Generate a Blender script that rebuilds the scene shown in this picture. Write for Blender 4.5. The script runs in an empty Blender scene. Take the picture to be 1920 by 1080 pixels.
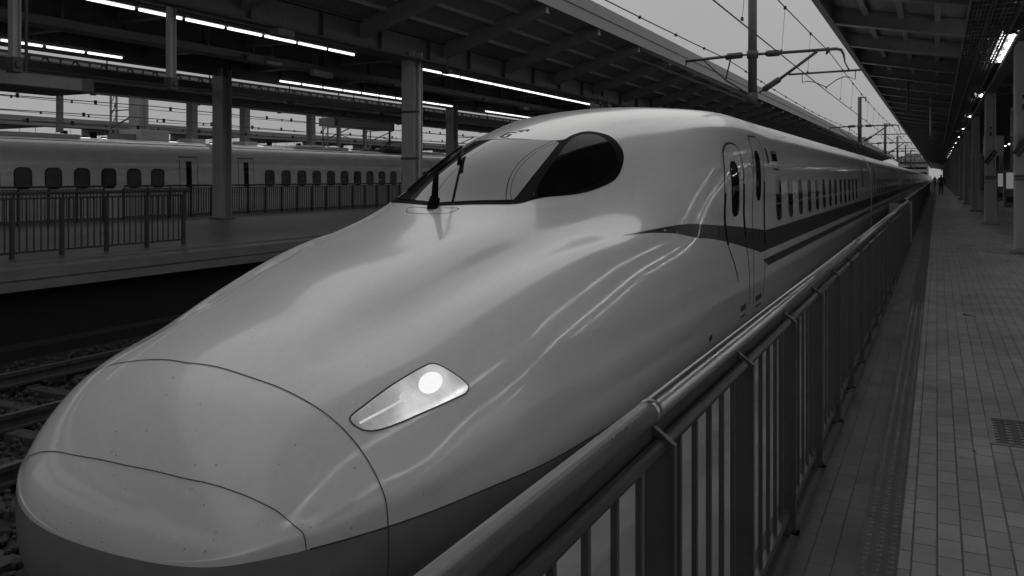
import bpy, bmesh, math, random
import numpy as np
from mathutils import Vector, Matrix, Euler
from mathutils.geometry import delaunay_2d_cdt
random.seed(7)
scene = bpy.context.scene
C = scene.collection

# ------------------------------------------------------------------ camera
YAW = math.atan(797/1620)
CAMZ = 2.70
cam = bpy.data.objects.new('camera', bpy.data.cameras.new('camera'))
C.objects.link(cam)
cam.location = (0, 0, CAMZ)
cam.rotation_euler = (math.pi/2, 0, YAW)
cam.data.lens = 36*1620/1920
cam.data.sensor_width = 36
cam.data.shift_y = -(540-333)/1920
cam.data.clip_start = 0.05
cam.data.clip_end = 3000
scene.camera = cam

# ------------------------------------------------------------------ overcast sky, weak soft sun, exposure
SUN_EL, SUN_AZ = math.radians(48), math.radians(40)      # high, beyond the train's left flank
world = bpy.data.worlds.new('World'); scene.world = world
world.use_nodes = True
nt = world.node_tree; nt.nodes.clear()
wo = nt.nodes.new('ShaderNodeOutputWorld'); bg = nt.nodes.new('ShaderNodeBackground')
sky = nt.nodes.new('ShaderNodeTexSky'); sky.sky_type = 'NISHITA'; sky.sun_disc = False
sky.sun_elevation = SUN_EL; sky.sun_rotation = SUN_AZ; sky.air_density = 1.2; sky.dust_density = 4
bw = nt.nodes.new('ShaderNodeRGBToBW')
tc = nt.nodes.new('ShaderNodeTexCoord'); sep = nt.nodes.new('ShaderNodeSeparateXYZ')
ns = nt.nodes.new('ShaderNodeTexNoise'); ns.inputs['Scale'].default_value = 2.2; ns.inputs['Detail'].default_value = 5
mr = nt.nodes.new('ShaderNodeMapRange')                    # cloud cover: even and a little uneven
mr.inputs['From Min'].default_value = .3; mr.inputs['From Max'].default_value = .7
mr.inputs['To Min'].default_value = .92; mr.inputs['To Max'].default_value = 1.08
gr = nt.nodes.new('ShaderNodeMapRange')                    # an overcast sky is brighter overhead
gr.inputs['From Min'].default_value = 0; gr.inputs['From Max'].default_value = 1
gr.inputs['To Min'].default_value = 6.9; gr.inputs['To Max'].default_value = 10.0
mx = nt.nodes.new('ShaderNodeMix'); mx.data_type = 'FLOAT'; mx.inputs[0].default_value = .85
ml = nt.nodes.new('ShaderNodeMath'); ml.operation = 'MULTIPLY'
L = nt.links.new
L(sky.outputs[0], bw.inputs[0]); L(tc.outputs['Generated'], sep.inputs[0]); L(tc.outputs['Generated'], ns.inputs['Vector'])
L(sep.outputs['Z'], gr.inputs[0]); L(ns.outputs[0], mr.inputs[0])
L(bw.outputs[0], mx.inputs[2]); L(gr.outputs[0], mx.inputs[3])
L(mx.outputs[0], ml.inputs[0]); L(mr.outputs[0], ml.inputs[1])
L(ml.outputs[0], bg.inputs[0]); L(bg.outputs[0], wo.inputs[0])
bg.inputs[1].default_value = 0.058

sl = bpy.data.lights.new('sun', 'SUN'); sl.energy = 0.5; sl.angle = math.radians(85); sl.color = (1, .985, .97)
so = bpy.data.objects.new('sun', sl); C.objects.link(so)
_d = Vector((math.sin(SUN_AZ)*-1*math.cos(SUN_EL), math.cos(SUN_AZ)*math.cos(SUN_EL), math.sin(SUN_EL)))
so.rotation_euler = _d.to_track_quat('Z', 'Y').to_euler()
scene.view_settings.view_transform = 'Standard'
scene.view_settings.look = 'None'
scene.view_settings.exposure = 0.0
scene.view_settings.gamma = 1

# ------------------------------------------------------------------ materials
def mat(name, col, rough=.6, metal=0, coat=0, coat_rough=.03, spec=.5, noise=0, nscale=8, bump=0, bscale=60, emit=None, estr=0, stretch=None, rnoise=0):
    m = bpy.data.materials.new(name); m.use_nodes = True
    t = m.node_tree; p = t.nodes['Principled BSDF']
    if not hasattr(col, '__len__'): col = (col, col, col*1.005)
    p.inputs['Base Color'].default_value = (*col, 1)
    p.inputs['Roughness'].default_value = rough; p.inputs['Metallic'].default_value = metal
    p.inputs['Coat Weight'].default_value = coat; p.inputs['Coat Roughness'].default_value = coat_rough
    p.inputs['Specular IOR Level'].default_value = spec
    if emit is not None:
        p.inputs['Emission Color'].default_value = (emit, emit, emit, 1); p.inputs['Emission Strength'].default_value = estr
    if noise or bump or rnoise:
        tc = t.nodes.new('ShaderNodeTexCoord'); mp = t.nodes.new('ShaderNodeMapping')
        t.links.new(tc.outputs['Object'], mp.inputs[0])
        if stretch: mp.inputs['Scale'].default_value = stretch
        n = t.nodes.new('ShaderNodeTexNoise'); n.inputs['Scale'].default_value = nscale; n.inputs['Detail'].default_value = 6; n.inputs['Roughness'].default_value = .65
        t.links.new(mp.outputs[0], n.inputs['Vector'])
        if noise:
            r = t.nodes.new('ShaderNodeMapRange'); r.inputs['From Min'].default_value = .25; r.inputs['From Max'].default_value = .75
            r.inputs['To Min'].default_value = 1-noise; r.inputs['To Max'].default_value = 1+noise
            t.links.new(n.outputs[0], r.inputs[0])
            v = t.nodes.new('ShaderNodeVectorMath'); v.operation = 'SCALE'; v.inputs[0].default_value = col
            t.links.new(r.outputs[0], v.inputs['Scale']); t.links.new(v.outputs[0], p.inputs['Base Color'])
        if rnoise:
            r = t.nodes.new('ShaderNodeMapRange'); r.inputs['From Min'].default_value = .3; r.inputs['From Max'].default_value = .7
            r.inputs['To Min'].default_value = max(.02, rough-rnoise); r.inputs['To Max'].default_value = rough+rnoise
            t.links.new(n.outputs[0], r.inputs[0]); t.links.new(r.outputs[0], p.inputs['Roughness'])
        if bump:
            b = t.nodes.new('ShaderNodeTexNoise'); b.inputs['Scale'].default_value = bscale; b.inputs['Detail'].default_value = 4
            t.links.new(mp.outputs[0], b.inputs['Vector'])
            bp = t.nodes.new('ShaderNodeBump'); bp.inputs['Strength'].default_value = bump; bp.inputs['Distance'].default_value = .01
            t.links.new(b.outputs[0], bp.inputs['Height']); t.links.new(bp.outputs[0], p.inputs['Normal'])
    return m

M = {}
M['white'] = mat('white_paint', .67, rough=.34, coat=.85, coat_rough=.05, noise=.025, nscale=3)
def speckle(m):
    '''dried insect marks and brake dust: small dark specks and faint streaks, denser low on the nose'''
    t = m.node_tree; p = t.nodes['Principled BSDF']; N = t.nodes.new; K = t.links.new
    src = p.inputs['Base Color'].links[0].from_socket
    tc = N('ShaderNodeTexCoord'); sp = N('ShaderNodeSeparateXYZ'); K(tc.outputs['Object'], sp.inputs[0])
    v = N('ShaderNodeTexVoronoi'); v.inputs['Scale'].default_value = 17; K(tc.outputs['Object'], v.inputs['Vector'])
    n = N('ShaderNodeTexNoise'); n.inputs['Scale'].default_value = 5; n.inputs['Detail'].default_value = 3; K(tc.outputs['Object'], n.inputs['Vector'])
    # nearness to the tip
    r = N('ShaderNodeMapRange'); r.inputs['From Min'].default_value = 2.9; r.inputs['From Max'].default_value = 5.5; r.inputs['To Min'].default_value = .17; r.inputs['To Max'].default_value = .03; K(sp.outputs['Y'], r.inputs[0])
    th = N('ShaderNodeMath'); th.operation = 'MULTIPLY'; K(r.outputs[0], th.inputs[0]); K(n.outputs[0], th.inputs[1])
    lt = N('ShaderNodeMath'); lt.operation = 'LESS_THAN'; K(v.outputs['Distance'], lt.inputs[0]); K(th.outputs[0], lt.inputs[1])
    mp = N('ShaderNodeMapping'); mp.inputs['Scale'].default_value = (9, .8, 9); K(tc.outputs['Object'], mp.inputs[0])
    n2 = N('ShaderNodeTexNoise'); n2.inputs['Scale'].default_value = 3; n2.inputs['Detail'].default_value = 8; n2.inputs['Roughness'].default_value = .75; K(mp.outputs[0], n2.inputs['Vector'])
    r2 = N('ShaderNodeMapRange'); r2.inputs['From Min'].default_value = .35; r2.inputs['From Max'].default_value = .7; r2.inputs['To Min'].default_value = 1.03; r2.inputs['To Max'].default_value = .95; K(n2.outputs[0], r2.inputs[0])
    ms = N('ShaderNodeMath'); ms.operation = 'MULTIPLY_ADD'; ms.inputs[1].default_value = -.45; K(lt.outputs[0], ms.inputs[0]); K(r2.outputs[0], ms.inputs[2])
    sc = N('ShaderNodeVectorMath'); sc.operation = 'SCALE'; K(src, sc.inputs[0]); K(ms.outputs[0], sc.inputs['Scale']); K(sc.outputs[0], p.inputs['Base Color'])
    K(lt.outputs[0], N('ShaderNodeMath').inputs[0])
    r3 = N('ShaderNodeMapRange'); r3.inputs['From Min'].default_value = .35; r3.inputs['From Max'].default_value = .7; r3.inputs['To Min'].default_value = .06; r3.inputs['To Max'].default_value = .13; K(n2.outputs[0], r3.inputs[0]); K(r3.outputs[0], p.inputs['Coat Roughness'])
speckle(M['white'])
M['skirt'] = mat('grey_skirt_paint', .2, rough=.35, coat=.6, coat_rough=.08, noise=.12, nscale=5, bump=.02, bscale=40)
M['under'] = mat('black_underbody', .012, rough=.6, noise=.3)
M['stripe'] = mat('dark_blue_stripe', .01, rough=.45, coat=.25, coat_rough=.05)
M['glass'] = mat('dark_window_glass', .006, rough=.04, spec=.5)
M['wglass'] = mat('windscreen_glass', .025, rough=.04, spec=.6, coat=.2, coat_rough=.02)
M['rubber'] = mat('black_rubber_seal', .008, rough=.45, spec=.12)
M['seam'] = mat('panel_gap', .05, rough=.8)
M['roofgrey'] = mat('roof_grey_paint', .8, rough=.4, coat=.6, noise=.08, nscale=2)
M['lampglow'] = mat('lit_headlight', .9, rough=.2, emit=1, estr=.72)
M['lampglow2'] = mat('lit_reflector', .8, rough=.15, emit=1, estr=.35)
def lamp_mat():
    m = mat('lit_headlight_bowl', .5, rough=.15, metal=.6, noise=.4, nscale=16, stretch=(1, 2.5, 1))
    t = m.node_tree; p = t.nodes['Principled BSDF']; N = t.nodes.new; K = t.links.new
    tc = N('ShaderNodeTexCoord'); sp = N('ShaderNodeSeparateXYZ'); K(tc.outputs['Object'], sp.inputs[0])
    ax = N('ShaderNodeMath'); ax.operation = 'ADD'; ax.inputs[1].default_value = 3.59; K(sp.outputs['X'], ax.inputs[0])
    ab = N('ShaderNodeMath'); ab.operation = 'ABSOLUTE'; K(ax.outputs[0], ab.inputs[0])
    cb = N('ShaderNodeCombineXYZ'); K(ab.outputs[0], cb.inputs[0]); K(sp.outputs['Y'], cb.inputs[1]); K(sp.outputs['Z'], cb.inputs[2])
    ds = N('ShaderNodeVectorMath'); ds.operation = 'DISTANCE'; ds.inputs[1].default_value = (1.12, 3.93, 1.54); K(cb.outputs[0], ds.inputs[0])
    r = N('ShaderNodeMapRange'); r.interpolation_type = 'SMOOTHSTEP'; r.inputs['From Min'].default_value = .08; r.inputs['From Max'].default_value = .60
    r.inputs['To Min'].default_value = .5; r.inputs['To Max'].default_value = .08; K(ds.outputs['Value'], r.inputs[0])
    n = N('ShaderNodeTexNoise'); n.inputs['Scale'].default_value = 5; n.inputs['Detail'].default_value = 2; K(tc.outputs['Object'], n.inputs['Vector'])
    r2 = N('ShaderNodeMapRange'); r2.inputs['From Min'].default_value = .35; r2.inputs['From Max'].default_value = .65; r2.inputs['To Min'].default_value = .62; r2.inputs['To Max'].default_value = 1.15; K(n.outputs[0], r2.inputs[0])
    mu = N('ShaderNodeMath'); mu.operation = 'MULTIPLY'; K(r.outputs[0], mu.inputs[0]); K(r2.outputs[0], mu.inputs[1])
    p.inputs['Emission Color'].default_value = (1, 1, 1, 1); K(mu.outputs[0], p.inputs['Emission Strength'])
    p.inputs['Coat Weight'].default_value = 1
    return m
M['lampbowl'] = lamp_mat()
M['steel'] = mat('painted_grey_steel', .21, rough=.5, noise=.2, nscale=4, bump=.05)
M['dsteel'] = mat('dark_painted_steel', .075, rough=.55, noise=.25, nscale=3)
M['column'] = mat('column_paint', .42, rough=.45, noise=.15, nscale=2.5, stretch=(1, 1, .3))
M['deck'] = mat('roof_deck', .2, rough=.7, noise=.25, nscale=6, stretch=(3, .3, 1))
M['fascia'] = mat('pale_fascia', .22, rough=.5, noise=.12, nscale=1.2, stretch=(1, .15, 3))
M['rail'] = mat('fence_stainless', .32, rough=.3, metal=.9, noise=.04, nscale=4, rnoise=.04)
M['post'] = mat('fence_post_dark', .07, rough=.4, metal=.5, noise=.2, nscale=10)
M['tube'] = mat('lit_tube', .6, emit=1, estr=2.0)
M['tuber'] = mat('lit_tube_bright', .9, emit=1, estr=12)
M['housing'] = mat('lamp_housing', .3, rough=.5)
M['concrete'] = mat('concrete', .16, rough=.75, noise=.35, nscale=3, bump=.2, bscale=30, stretch=(1, .4, 2))
M['dconcrete'] = mat('dark_concrete', .04, rough=.85, noise=.3, nscale=2)
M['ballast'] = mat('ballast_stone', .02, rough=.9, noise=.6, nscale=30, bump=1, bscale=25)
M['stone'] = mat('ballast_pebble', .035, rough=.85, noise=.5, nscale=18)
M['sleeper'] = mat('concrete_sleeper', .05, rough=.8, noise=.25, nscale=9)
M['railtop'] = mat('running_rail', .16, rough=.35, metal=.7, noise=.3, nscale=12)
M['black'] = mat('shade_black', .006, rough=.9)  # flat black standing for the shade below the left platform
M['wire'] = mat('wire', .03, rough=.5)
M['insul'] = mat('brown_insulator', .05, rough=.35)
M['farglass'] = mat('far_window_glass', .03, rough=.2, noise=.6, nscale=6, spec=.6)  # patchy grey reflections put into the glass colour
M['box'] = mat('pale_box', .5, rough=.5, noise=.08)
M['coat'] = mat('dark_clothing', .01, rough=.9)
M['skin'] = mat('skin', (.3, .26, .24), rough=.6)
M['litsign'] = mat('lit_panel', .5, emit=1, estr=.14)
M['building'] = mat('far_building', .3, rough=.8, noise=.2, nscale=.15)
for k_ in ('glass', 'rubber'): M[k_].node_tree.nodes['Principled BSDF'].inputs['IOR'].default_value = 1.18
M['leftfloor'] = mat('wet_asphalt_floor', .14, rough=.33, noise=.22, nscale=.8, rnoise=.05, bump=.03, bscale=12)

def tile_mat(name, col, tw, tl, gap, rough, vary):
    """stack-bond small tiles, running along y, object space in metres"""
    m = bpy.data.materials.new(name); m.use_nodes = True
    t = m.node_tree; p = t.nodes['Principled BSDF']; N = t.nodes.new; K = t.links.new
    tc = N('ShaderNodeTexCoord'); mp = N('ShaderNodeMapping'); K(tc.outputs['Object'], mp.inputs[0])
    mp.inputs['Rotation'].default_value = (0, 0, math.pi/2)
    b = N('ShaderNodeTexBrick'); b.offset = .5; b.squash = 1
    b.inputs['Scale'].default_value = 1; b.inputs['Brick Width'].default_value = tl; b.inputs['Row Height'].default_value = tw
    b.inputs['Mortar Size'].default_value = gap; b.inputs['Mortar Smooth'].default_value = .25; b.inputs['Bias'].default_value = 0
    b.inputs['Color1'].default_value = (col*(1-vary),)*3+(1,); b.inputs['Color2'].default_value = (col*(1+vary),)*3+(1,)
    b.inputs['Mortar'].default_value = (col*.3,)*3+(1,)
    K(mp.outputs[0], b.inputs['Vector'])
    n = N('ShaderNodeTexNoise'); n.inputs['Scale'].default_value = .9; n.inputs['Detail'].default_value = 7; n.inputs['Roughness'].default_value = .7
    K(tc.outputs['Object'], n.inputs['Vector'])
    r = N('ShaderNodeMapRange'); r.inputs['From Min'].default_value = .3; r.inputs['From Max'].default_value = .7
    r.inputs['To Min'].default_value = .7; r.inputs['To Max'].default_value = 1.3; K(n.outputs[0], r.inputs[0])
    v = N('ShaderNodeVectorMath'); v.operation = 'SCALE'; K(b.outputs['Color'], v.inputs[0]); K(r.outputs[0], v.inputs['Scale'])
    K(v.outputs[0], p.inputs['Base Color'])
    n2 = N('ShaderNodeTexNoise'); n2.inputs['Scale'].default_value = 2.3; n2.inputs['Detail'].default_value = 8
    K(tc.outputs['Object'], n2.inputs['Vector'])
    r2 = N('ShaderNodeMapRange'); r2.inputs['From Min'].default_value = .3; r2.inputs['From Max'].default_value = .7
    r2.inputs['To Min'].default_value = rough-.1; r2.inputs['To Max'].default_value = rough+.14; K(n2.outputs[0], r2.inputs[0]); K(r2.outputs[0], p.inputs['Roughness'])
    n3 = N('ShaderNodeTexNoise'); n3.inputs['Scale'].default_value = 45; K(tc.outputs['Object'], n3.inputs['Vector'])
    ad = N('ShaderNodeMath'); ad.operation = 'MULTIPLY_ADD'; ad.inputs[1].default_value = -1.0
    K(b.outputs['Fac'], ad.inputs[0])
    s3 = N('ShaderNodeMath'); s3.operation = 'MULTIPLY'; s3.inputs[1].default_value = .25; K(n3.outputs[0], s3.inputs[0]); K(s3.outputs[0], ad.inputs[2])
    bp = N('ShaderNodeBump'); bp.inputs['Strength'].default_value = .6; bp.inputs['Distance'].default_value = .004
    K(ad.outputs[0], bp.inputs['Height']); K(bp.outputs[0], p.inputs['Normal'])
    return m
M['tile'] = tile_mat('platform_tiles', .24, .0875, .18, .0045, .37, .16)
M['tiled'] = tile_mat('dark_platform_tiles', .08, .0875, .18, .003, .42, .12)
M['tactile'] = mat('tactile_paving', .085, rough=.3, noise=.2, nscale=5)

# ------------------------------------------------------------------ helpers
class MB:
    def __init__(s): s.v = []; s.f = []
    def add(s, vs, fs):
        o = len(s.v); s.v += [tuple(v) for v in vs]; s.f += [tuple(i+o for i in f) for f in fs]; return s
    def box(s, x0, x1, y0, y1, z0, z1):
        return s.add([(x0,y0,z0),(x1,y0,z0),(x1,y1,z0),(x0,y1,z0),(x0,y0,z1),(x1,y0,z1),(x1,y1,z1),(x0,y1,z1)],
            [(0,3,2,1),(4,5,6,7),(0,1,5,4),(1,2,6,5),(2,3,7,6),(3,0,4,7)])
    def bar(s, p, q, w, h, up=(0,0,1)):
        """box beam from p to q, w across, h along up"""
        p = Vector(p); q = Vector(q); d = (q-p).normalized(); up = Vector(up)
        sd = d.cross(up)
        if sd.length < 1e-4: sd = d.cross(Vector((0,1,0)))
        sd.normalize(); u = sd.cross(d).normalized()
        vs = [e+sd*(a*w/2)+u*(b*h/2) for e in (p,q) for a,b in ((-1,-1),(1,-1),(1,1),(-1,1))]
        return s.add(vs, [(0,1,2,3),(7,6,5,4),(0,4,5,1),(1,5,6,2),(2,6,7,3),(3,7,4,0)])
    def tube(s, pts, r, n=8):
        pts = [Vector(p) for p in pts]; rings = []
        rr = r if hasattr(r, '__len__') else [r]*len(pts)
        for i, p in enumerate(pts):
            d = (pts[min(i+1, len(pts)-1)]-pts[max(i-1, 0)]).normalized()
            a = d.cross(Vector((0,0,1)))
            if a.length < 1e-3: a = d.cross(Vector((0,1,0)))
            a.normalize(); b = d.cross(a)
            rings.append([p+(a*math.cos(2*math.pi*k/n)+b*math.sin(2*math.pi*k/n))*rr[i] for k in range(n)])
        vs = [v for r_ in rings for v in r_]; fs = []
        for i in range(len(pts)-1):
            for k in range(n):
                fs.append((i*n+k, i*n+(k+1)%n, (i+1)*n+(k+1)%n, (i+1)*n+k))
        fs.append(tuple(range(n-1,-1,-1))); fs.append(tuple((len(pts)-1)*n+k for k in range(n)))
        return s.add(vs, fs)
    def build(s, name, m, parent=None, smooth=False, loc=None, bevel=0):
        me = bpy.data.meshes.new(name); me.from_pydata(s.v, [], s.f); me.update()
        bm = bmesh.new(); bm.from_mesh(me); bmesh.ops.recalc_face_normals(bm, faces=bm.faces); bm.to_mesh(me); bm.free()
        o = bpy.data.objects.new(name, me); C.objects.link(o)
        if m is not None: me.materials.append(M[m] if isinstance(m, str) else m)
        if smooth:
            me.polygons.foreach_set('use_smooth', [True]*len(me.polygons))
        if parent is not None: o.parent = parent
        if loc is not None: o.location = loc
        if bevel:
            b = o.modifiers.new('bevel', 'BEVEL'); b.width = bevel; b.segments = 2; b.limit_method = 'ANGLE'
        return o
def smooth_angle(o, ang=35):
    me = o.data; me.polygons.foreach_set('use_smooth', [True]*len(me.polygons))
    bm = bmesh.new(); bm.from_mesh(me)
    for e in bm.edges:
        if len(e.link_faces) == 2 and e.calc_face_angle(0) > math.radians(ang): e.smooth = False
    bm.to_mesh(me); bm.free()
def tag(o, label=None, cat=None, group=None, kind=None):
    if label: o['label'] = label
    if cat: o['category'] = cat
    if group: o['group'] = group
    if kind: o['kind'] = kind
    return o
def empty(name, loc=(0,0,0), rz=0):
    o = bpy.data.objects.new(name, None); C.objects.link(o); o.location = loc; o.rotation_euler = (0,0,rz)
    o.empty_display_size = .1
    return o
def copy_tree(o, parent=None):
    c = o.copy(); C.objects.link(c)
    for k in ('label', 'group', 'category'):
        pass
    if parent is not None: c.parent = parent
    for ch in list(o.children): copy_tree(ch, c)
    return c
def structure(o): o['kind'] = 'structure'; return o
# ------------------------------------------------------------------ bullet train: one smooth surface S(u, s)
TX = -3.59                                   # track centre line of the train
ST = [ # y, top z, then (w, z) for section points 1..9, bottom z
 (2.865, .900, [(.0,.90)]*9, .90),
 (2.875, .985, [(.08,.984),(.16,.975),(.22,.962),(.27,.946),(.305,.93),(.325,.915),(.335,.903),(.325,.82),(.22,.75)], .73),
 (2.91, 1.11, [(.14,1.105),(.28,1.085),(.40,1.055),(.49,1.02),(.55,.985),(.585,.958),(.60,.93),(.59,.76),(.42,.62)], .58),
 (2.98, 1.28, [(.18,1.275),(.37,1.245),(.53,1.20),(.66,1.135),(.75,1.07),(.80,1.015),(.82,.965),(.81,.72),(.6,.5)], .45),
 (3.12, 1.50, [(.2,1.495),(.42,1.46),(.61,1.40),(.77,1.31),(.90,1.21),(.985,1.11),(1.03,1.01),(1.01,.70),(.76,.38)], .34),
 (3.38, 1.72, [(.22,1.71),(.45,1.67),(.66,1.61),(.86,1.51),(1.03,1.37),(1.15,1.20),(1.205,1.03),(1.19,.68),(.9,.3)], .27),
 (3.70, 1.86, [(.26,1.85),(.48,1.815),(.68,1.725),(.91,1.63),(1.12,1.445),(1.27,1.23),(1.32,1.03),(1.31,.66),(1.0,.27)], .24),
 (4.10, 1.98, [(.27,1.97),(.49,1.93),(.69,1.815),(.94,1.735),(1.20,1.555),(1.36,1.30),(1.42,1.03),(1.41,.64),(1.1,.25)], .22),
 (4.50, 2.10, [(.29,2.09),(.54,2.04),(.76,1.91),(.99,1.855),(1.27,1.68),(1.45,1.38),(1.515,1.03),(1.50,.62),(1.2,.24)], .22),
 (5.00, 2.22, [(.32,2.21),(.60,2.165),(.83,2.03),(1.08,1.985),(1.36,1.80),(1.52,1.44),(1.575,1.03),(1.56,.62),(1.26,.24)], .22),
 (5.50, 2.345,[(.36,2.33),(.67,2.27),(.91,2.13),(1.17,2.095),(1.43,1.91),(1.58,1.50),(1.615,1.03),(1.60,.62),(1.3,.24)], .22),
 (6.00, 2.515,[(.40,2.48),(.74,2.36),(.99,2.22),(1.26,2.172),(1.49,1.975),(1.62,1.53),(1.65,1.03),(1.63,.62),(1.33,.24)], .22),
 (6.50, 2.80, [(.41,2.725),(.75,2.51),(1.03,2.31),(1.335,2.222),(1.545,2.03),(1.65,1.56),(1.665,1.03),(1.65,.62),(1.36,.24)], .22),
 (7.00, 3.02, [(.42,2.93),(.77,2.67),(1.07,2.435),(1.39,2.285),(1.585,2.08),(1.675,1.62),(1.675,1.03),(1.66,.62),(1.38,.24)], .22),
 (7.50, 3.16, [(.45,3.09),(.81,2.86),(1.12,2.585),(1.43,2.375),(1.605,2.13),(1.69,1.66),(1.68,1.03),(1.66,.62),(1.38,.24)], .22),
 (8.00, 3.27, [(.50,3.21),(.88,3.00),(1.20,2.74),(1.48,2.49),(1.615,2.18),(1.695,1.70),(1.68,1.03),(1.66,.62),(1.38,.24)], .22),
 (8.60, 3.38, [(.56,3.33),(.97,3.15),(1.31,2.92),(1.55,2.62),(1.62,2.24),(1.695,1.74),(1.68,1.03),(1.66,.62),(1.38,.24)], .22),
 (9.30, 3.48, [(.61,3.43),(1.09,3.30),(1.43,3.08),(1.60,2.73),(1.63,2.29),(1.69,1.78),(1.68,1.03),(1.66,.62),(1.38,.24)], .22),
 (10.2, 3.57, [(.66,3.53),(1.16,3.42),(1.50,3.18),(1.64,2.79),(1.66,2.32),(1.69,1.80),(1.68,1.03),(1.66,.62),(1.38,.24)], .22),
 (11.3, 3.62, [(.70,3.59),(1.20,3.48),(1.535,3.21),(1.655,2.81),(1.675,2.33),(1.69,1.80),(1.68,1.03),(1.66,.62),(1.38,.24)], .22),
]
for _y in (12.6, 14.5, 18, 23, 29.9):
    ST.append((_y, *ST[19][1:]) if _y > 12 else None)
NS = len(ST)
CW = np.zeros((NS, 21)); CZ = np.zeros((NS, 21)); CY = np.zeros((NS, 21))
for i, (y, zt, pts, zb) in enumerate(ST):
    row = [(0, zt)] + list(pts) + [(0, zb)]
    for j, (w, z) in enumerate(row):
        CW[i, 10+j] = w; CZ[i, 10+j] = z; CW[i, 10-j] = -w; CZ[i, 10-j] = z
    CY[i, :] = y
UK = [0.0]
for i in range(1, NS):
    UK.append(UK[-1] + math.sqrt((CY[i,14]-CY[i-1,14])**2 + (CZ[i,10]-CZ[i-1,10])**2*.5 + (CW[i,14]-CW[i-1,14])**2*.5))
UK = np.array(UK)
def fair(Aa, lam):
    '''smooth the control rows along the nose so reflections run clean'''
    n = NS; D = np.zeros((n-3, n))
    for i in range(n-3):
        x = UK[i:i+4]
        for k in range(4):
            p = 1.
            for m_ in range(4):
                if m_ != k: p *= (x[k]-x[m_])
            D[i, k] = 1/p
    W = np.array([0 if UK[i] < UK[5] else 1. for i in range(n-3)])
    H = D.T@(D*W[:, None]); K_ = np.eye(n)
    for i in list(range(0, 6))+list(range(19, n)): K_[i, i] = 1e4
    return np.linalg.solve(K_+lam*H, K_@Aa)
for _A in (CW, CZ):
    _o = _A.copy(); _A[:] = fair(_A, 300)
    FAIR_MOVE = float(np.abs(_A-_o).max())
_sk = np.array([0, .34, .34, .30, .31, .36, .42, .42, .40, .55, 1.3])
_h = np.cumsum(_sk); SK = np.concatenate([-_h[::-1][:-1], _h])
def fair_s(Aa, lam):
    n = 21; D = np.zeros((n-3, n))
    for i in range(n-3):
        x = SK[i:i+4]
        for k in range(4):
            p = 1.
            for m_ in range(4):
                if m_ != k: p *= (x[k]-x[m_])
            D[i, k] = 1/p
    K_ = np.eye(n)
    for i in (0, 1, 2, 3, 17, 18, 19, 20): K_[i, i] = 1e4
    H = D[3:-3].T@D[3:-3]
    return np.linalg.solve(K_+lam*H, K_@Aa.T).T
for _A in (CW, CZ):
    _o = _A.copy(); _n = fair_s(_A, 0.3); _A[8:] = _n[8:]
    FAIR_S = float(np.abs(_A-_o).max())
def spline_rows(K, t):
    """matrix R with R @ data = natural cubic spline through (K, data), evaluated at t"""
    n = len(K); h = np.diff(K)
    A = np.zeros((n, n)); B = np.zeros((n, n)); A[0,0] = A[-1,-1] = 1
    for i in range(1, n-1):
        A[i,i-1] = h[i-1]; A[i,i] = 2*(h[i-1]+h[i]); A[i,i+1] = h[i]
        B[i,i-1] = 6/h[i-1]; B[i,i] = -6/h[i-1]-6/h[i]; B[i,i+1] = 6/h[i]
    D2 = np.linalg.solve(A, B)
    t = np.asarray(t, float); k = np.clip(np.searchsorted(K, t, side='right')-1, 0, n-2)
    R = np.zeros((len(t), n)); hh = h[k]; a = (K[k+1]-t)/hh; b = (t-K[k])/hh; I = np.arange(len(t))
    R[I,k] += a; R[I,k+1] += b
    R += ((a**3-a)*hh*hh/6)[:,None]*D2[k] + ((b**3-b)*hh*hh/6)[:,None]*D2[k+1]
    return R
def surf_grid(us, ss):
    Ru = spline_rows(UK, us); Rs = spline_rows(SK, ss)
    return np.stack([TX + Ru@CW@Rs.T*1.0, Ru@CY@Rs.T, Ru@CZ@Rs.T], -1)
def surf_pts(us, ss):
    Ru = spline_rows(UK, us); Rs = spline_rows(SK, ss)
    f = lambda A: np.einsum('ij,jk,ik->i', Ru, A, Rs)
    return np.stack([TX+f(CW), f(CY), f(CZ)], -1)
_yt = np.linspace(0, UK[-1], 6000); _yy = spline_rows(UK, _yt)@CY[:, 10]
def u_of_y(y): return np.interp(y, np.maximum.accumulate(_yy), _yt)
def sv(i): return SK[10+i] if i == int(i) else np.interp(10+i, np.arange(21), SK)   # section index (float) -> s
def surf_ys(ys, sidx, off=0):
    """points (and offsets along the normal) at body stations y and section index; positive index = platform side (+x)"""
    us = u_of_y(np.asarray(ys, float)); ss = np.interp(10+np.asarray(sidx, float), np.arange(21), SK)
    P = surf_pts(us, ss); e = 1e-3
    du = surf_pts(np.minimum(us+e, UK[-1]), ss)-surf_pts(np.maximum(us-e, 0), ss)
    dv = surf_pts(us, ss+e)-surf_pts(us, ss-e)
    n = np.cross(du, dv); n /= np.linalg.norm(n, axis=1)[:, None]+1e-12
    if off is not None:
        # make outward
        c = np.stack([np.full(len(P), TX), P[:,1]*1.0+.02, np.where(P[:,1] < 3.8, .85, 1.4)], -1)
        sg = np.sign(np.einsum('ij,ij->i', n, P-c)); n = n*sg[:, None]
        P = P + n*off
    return P, n
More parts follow.
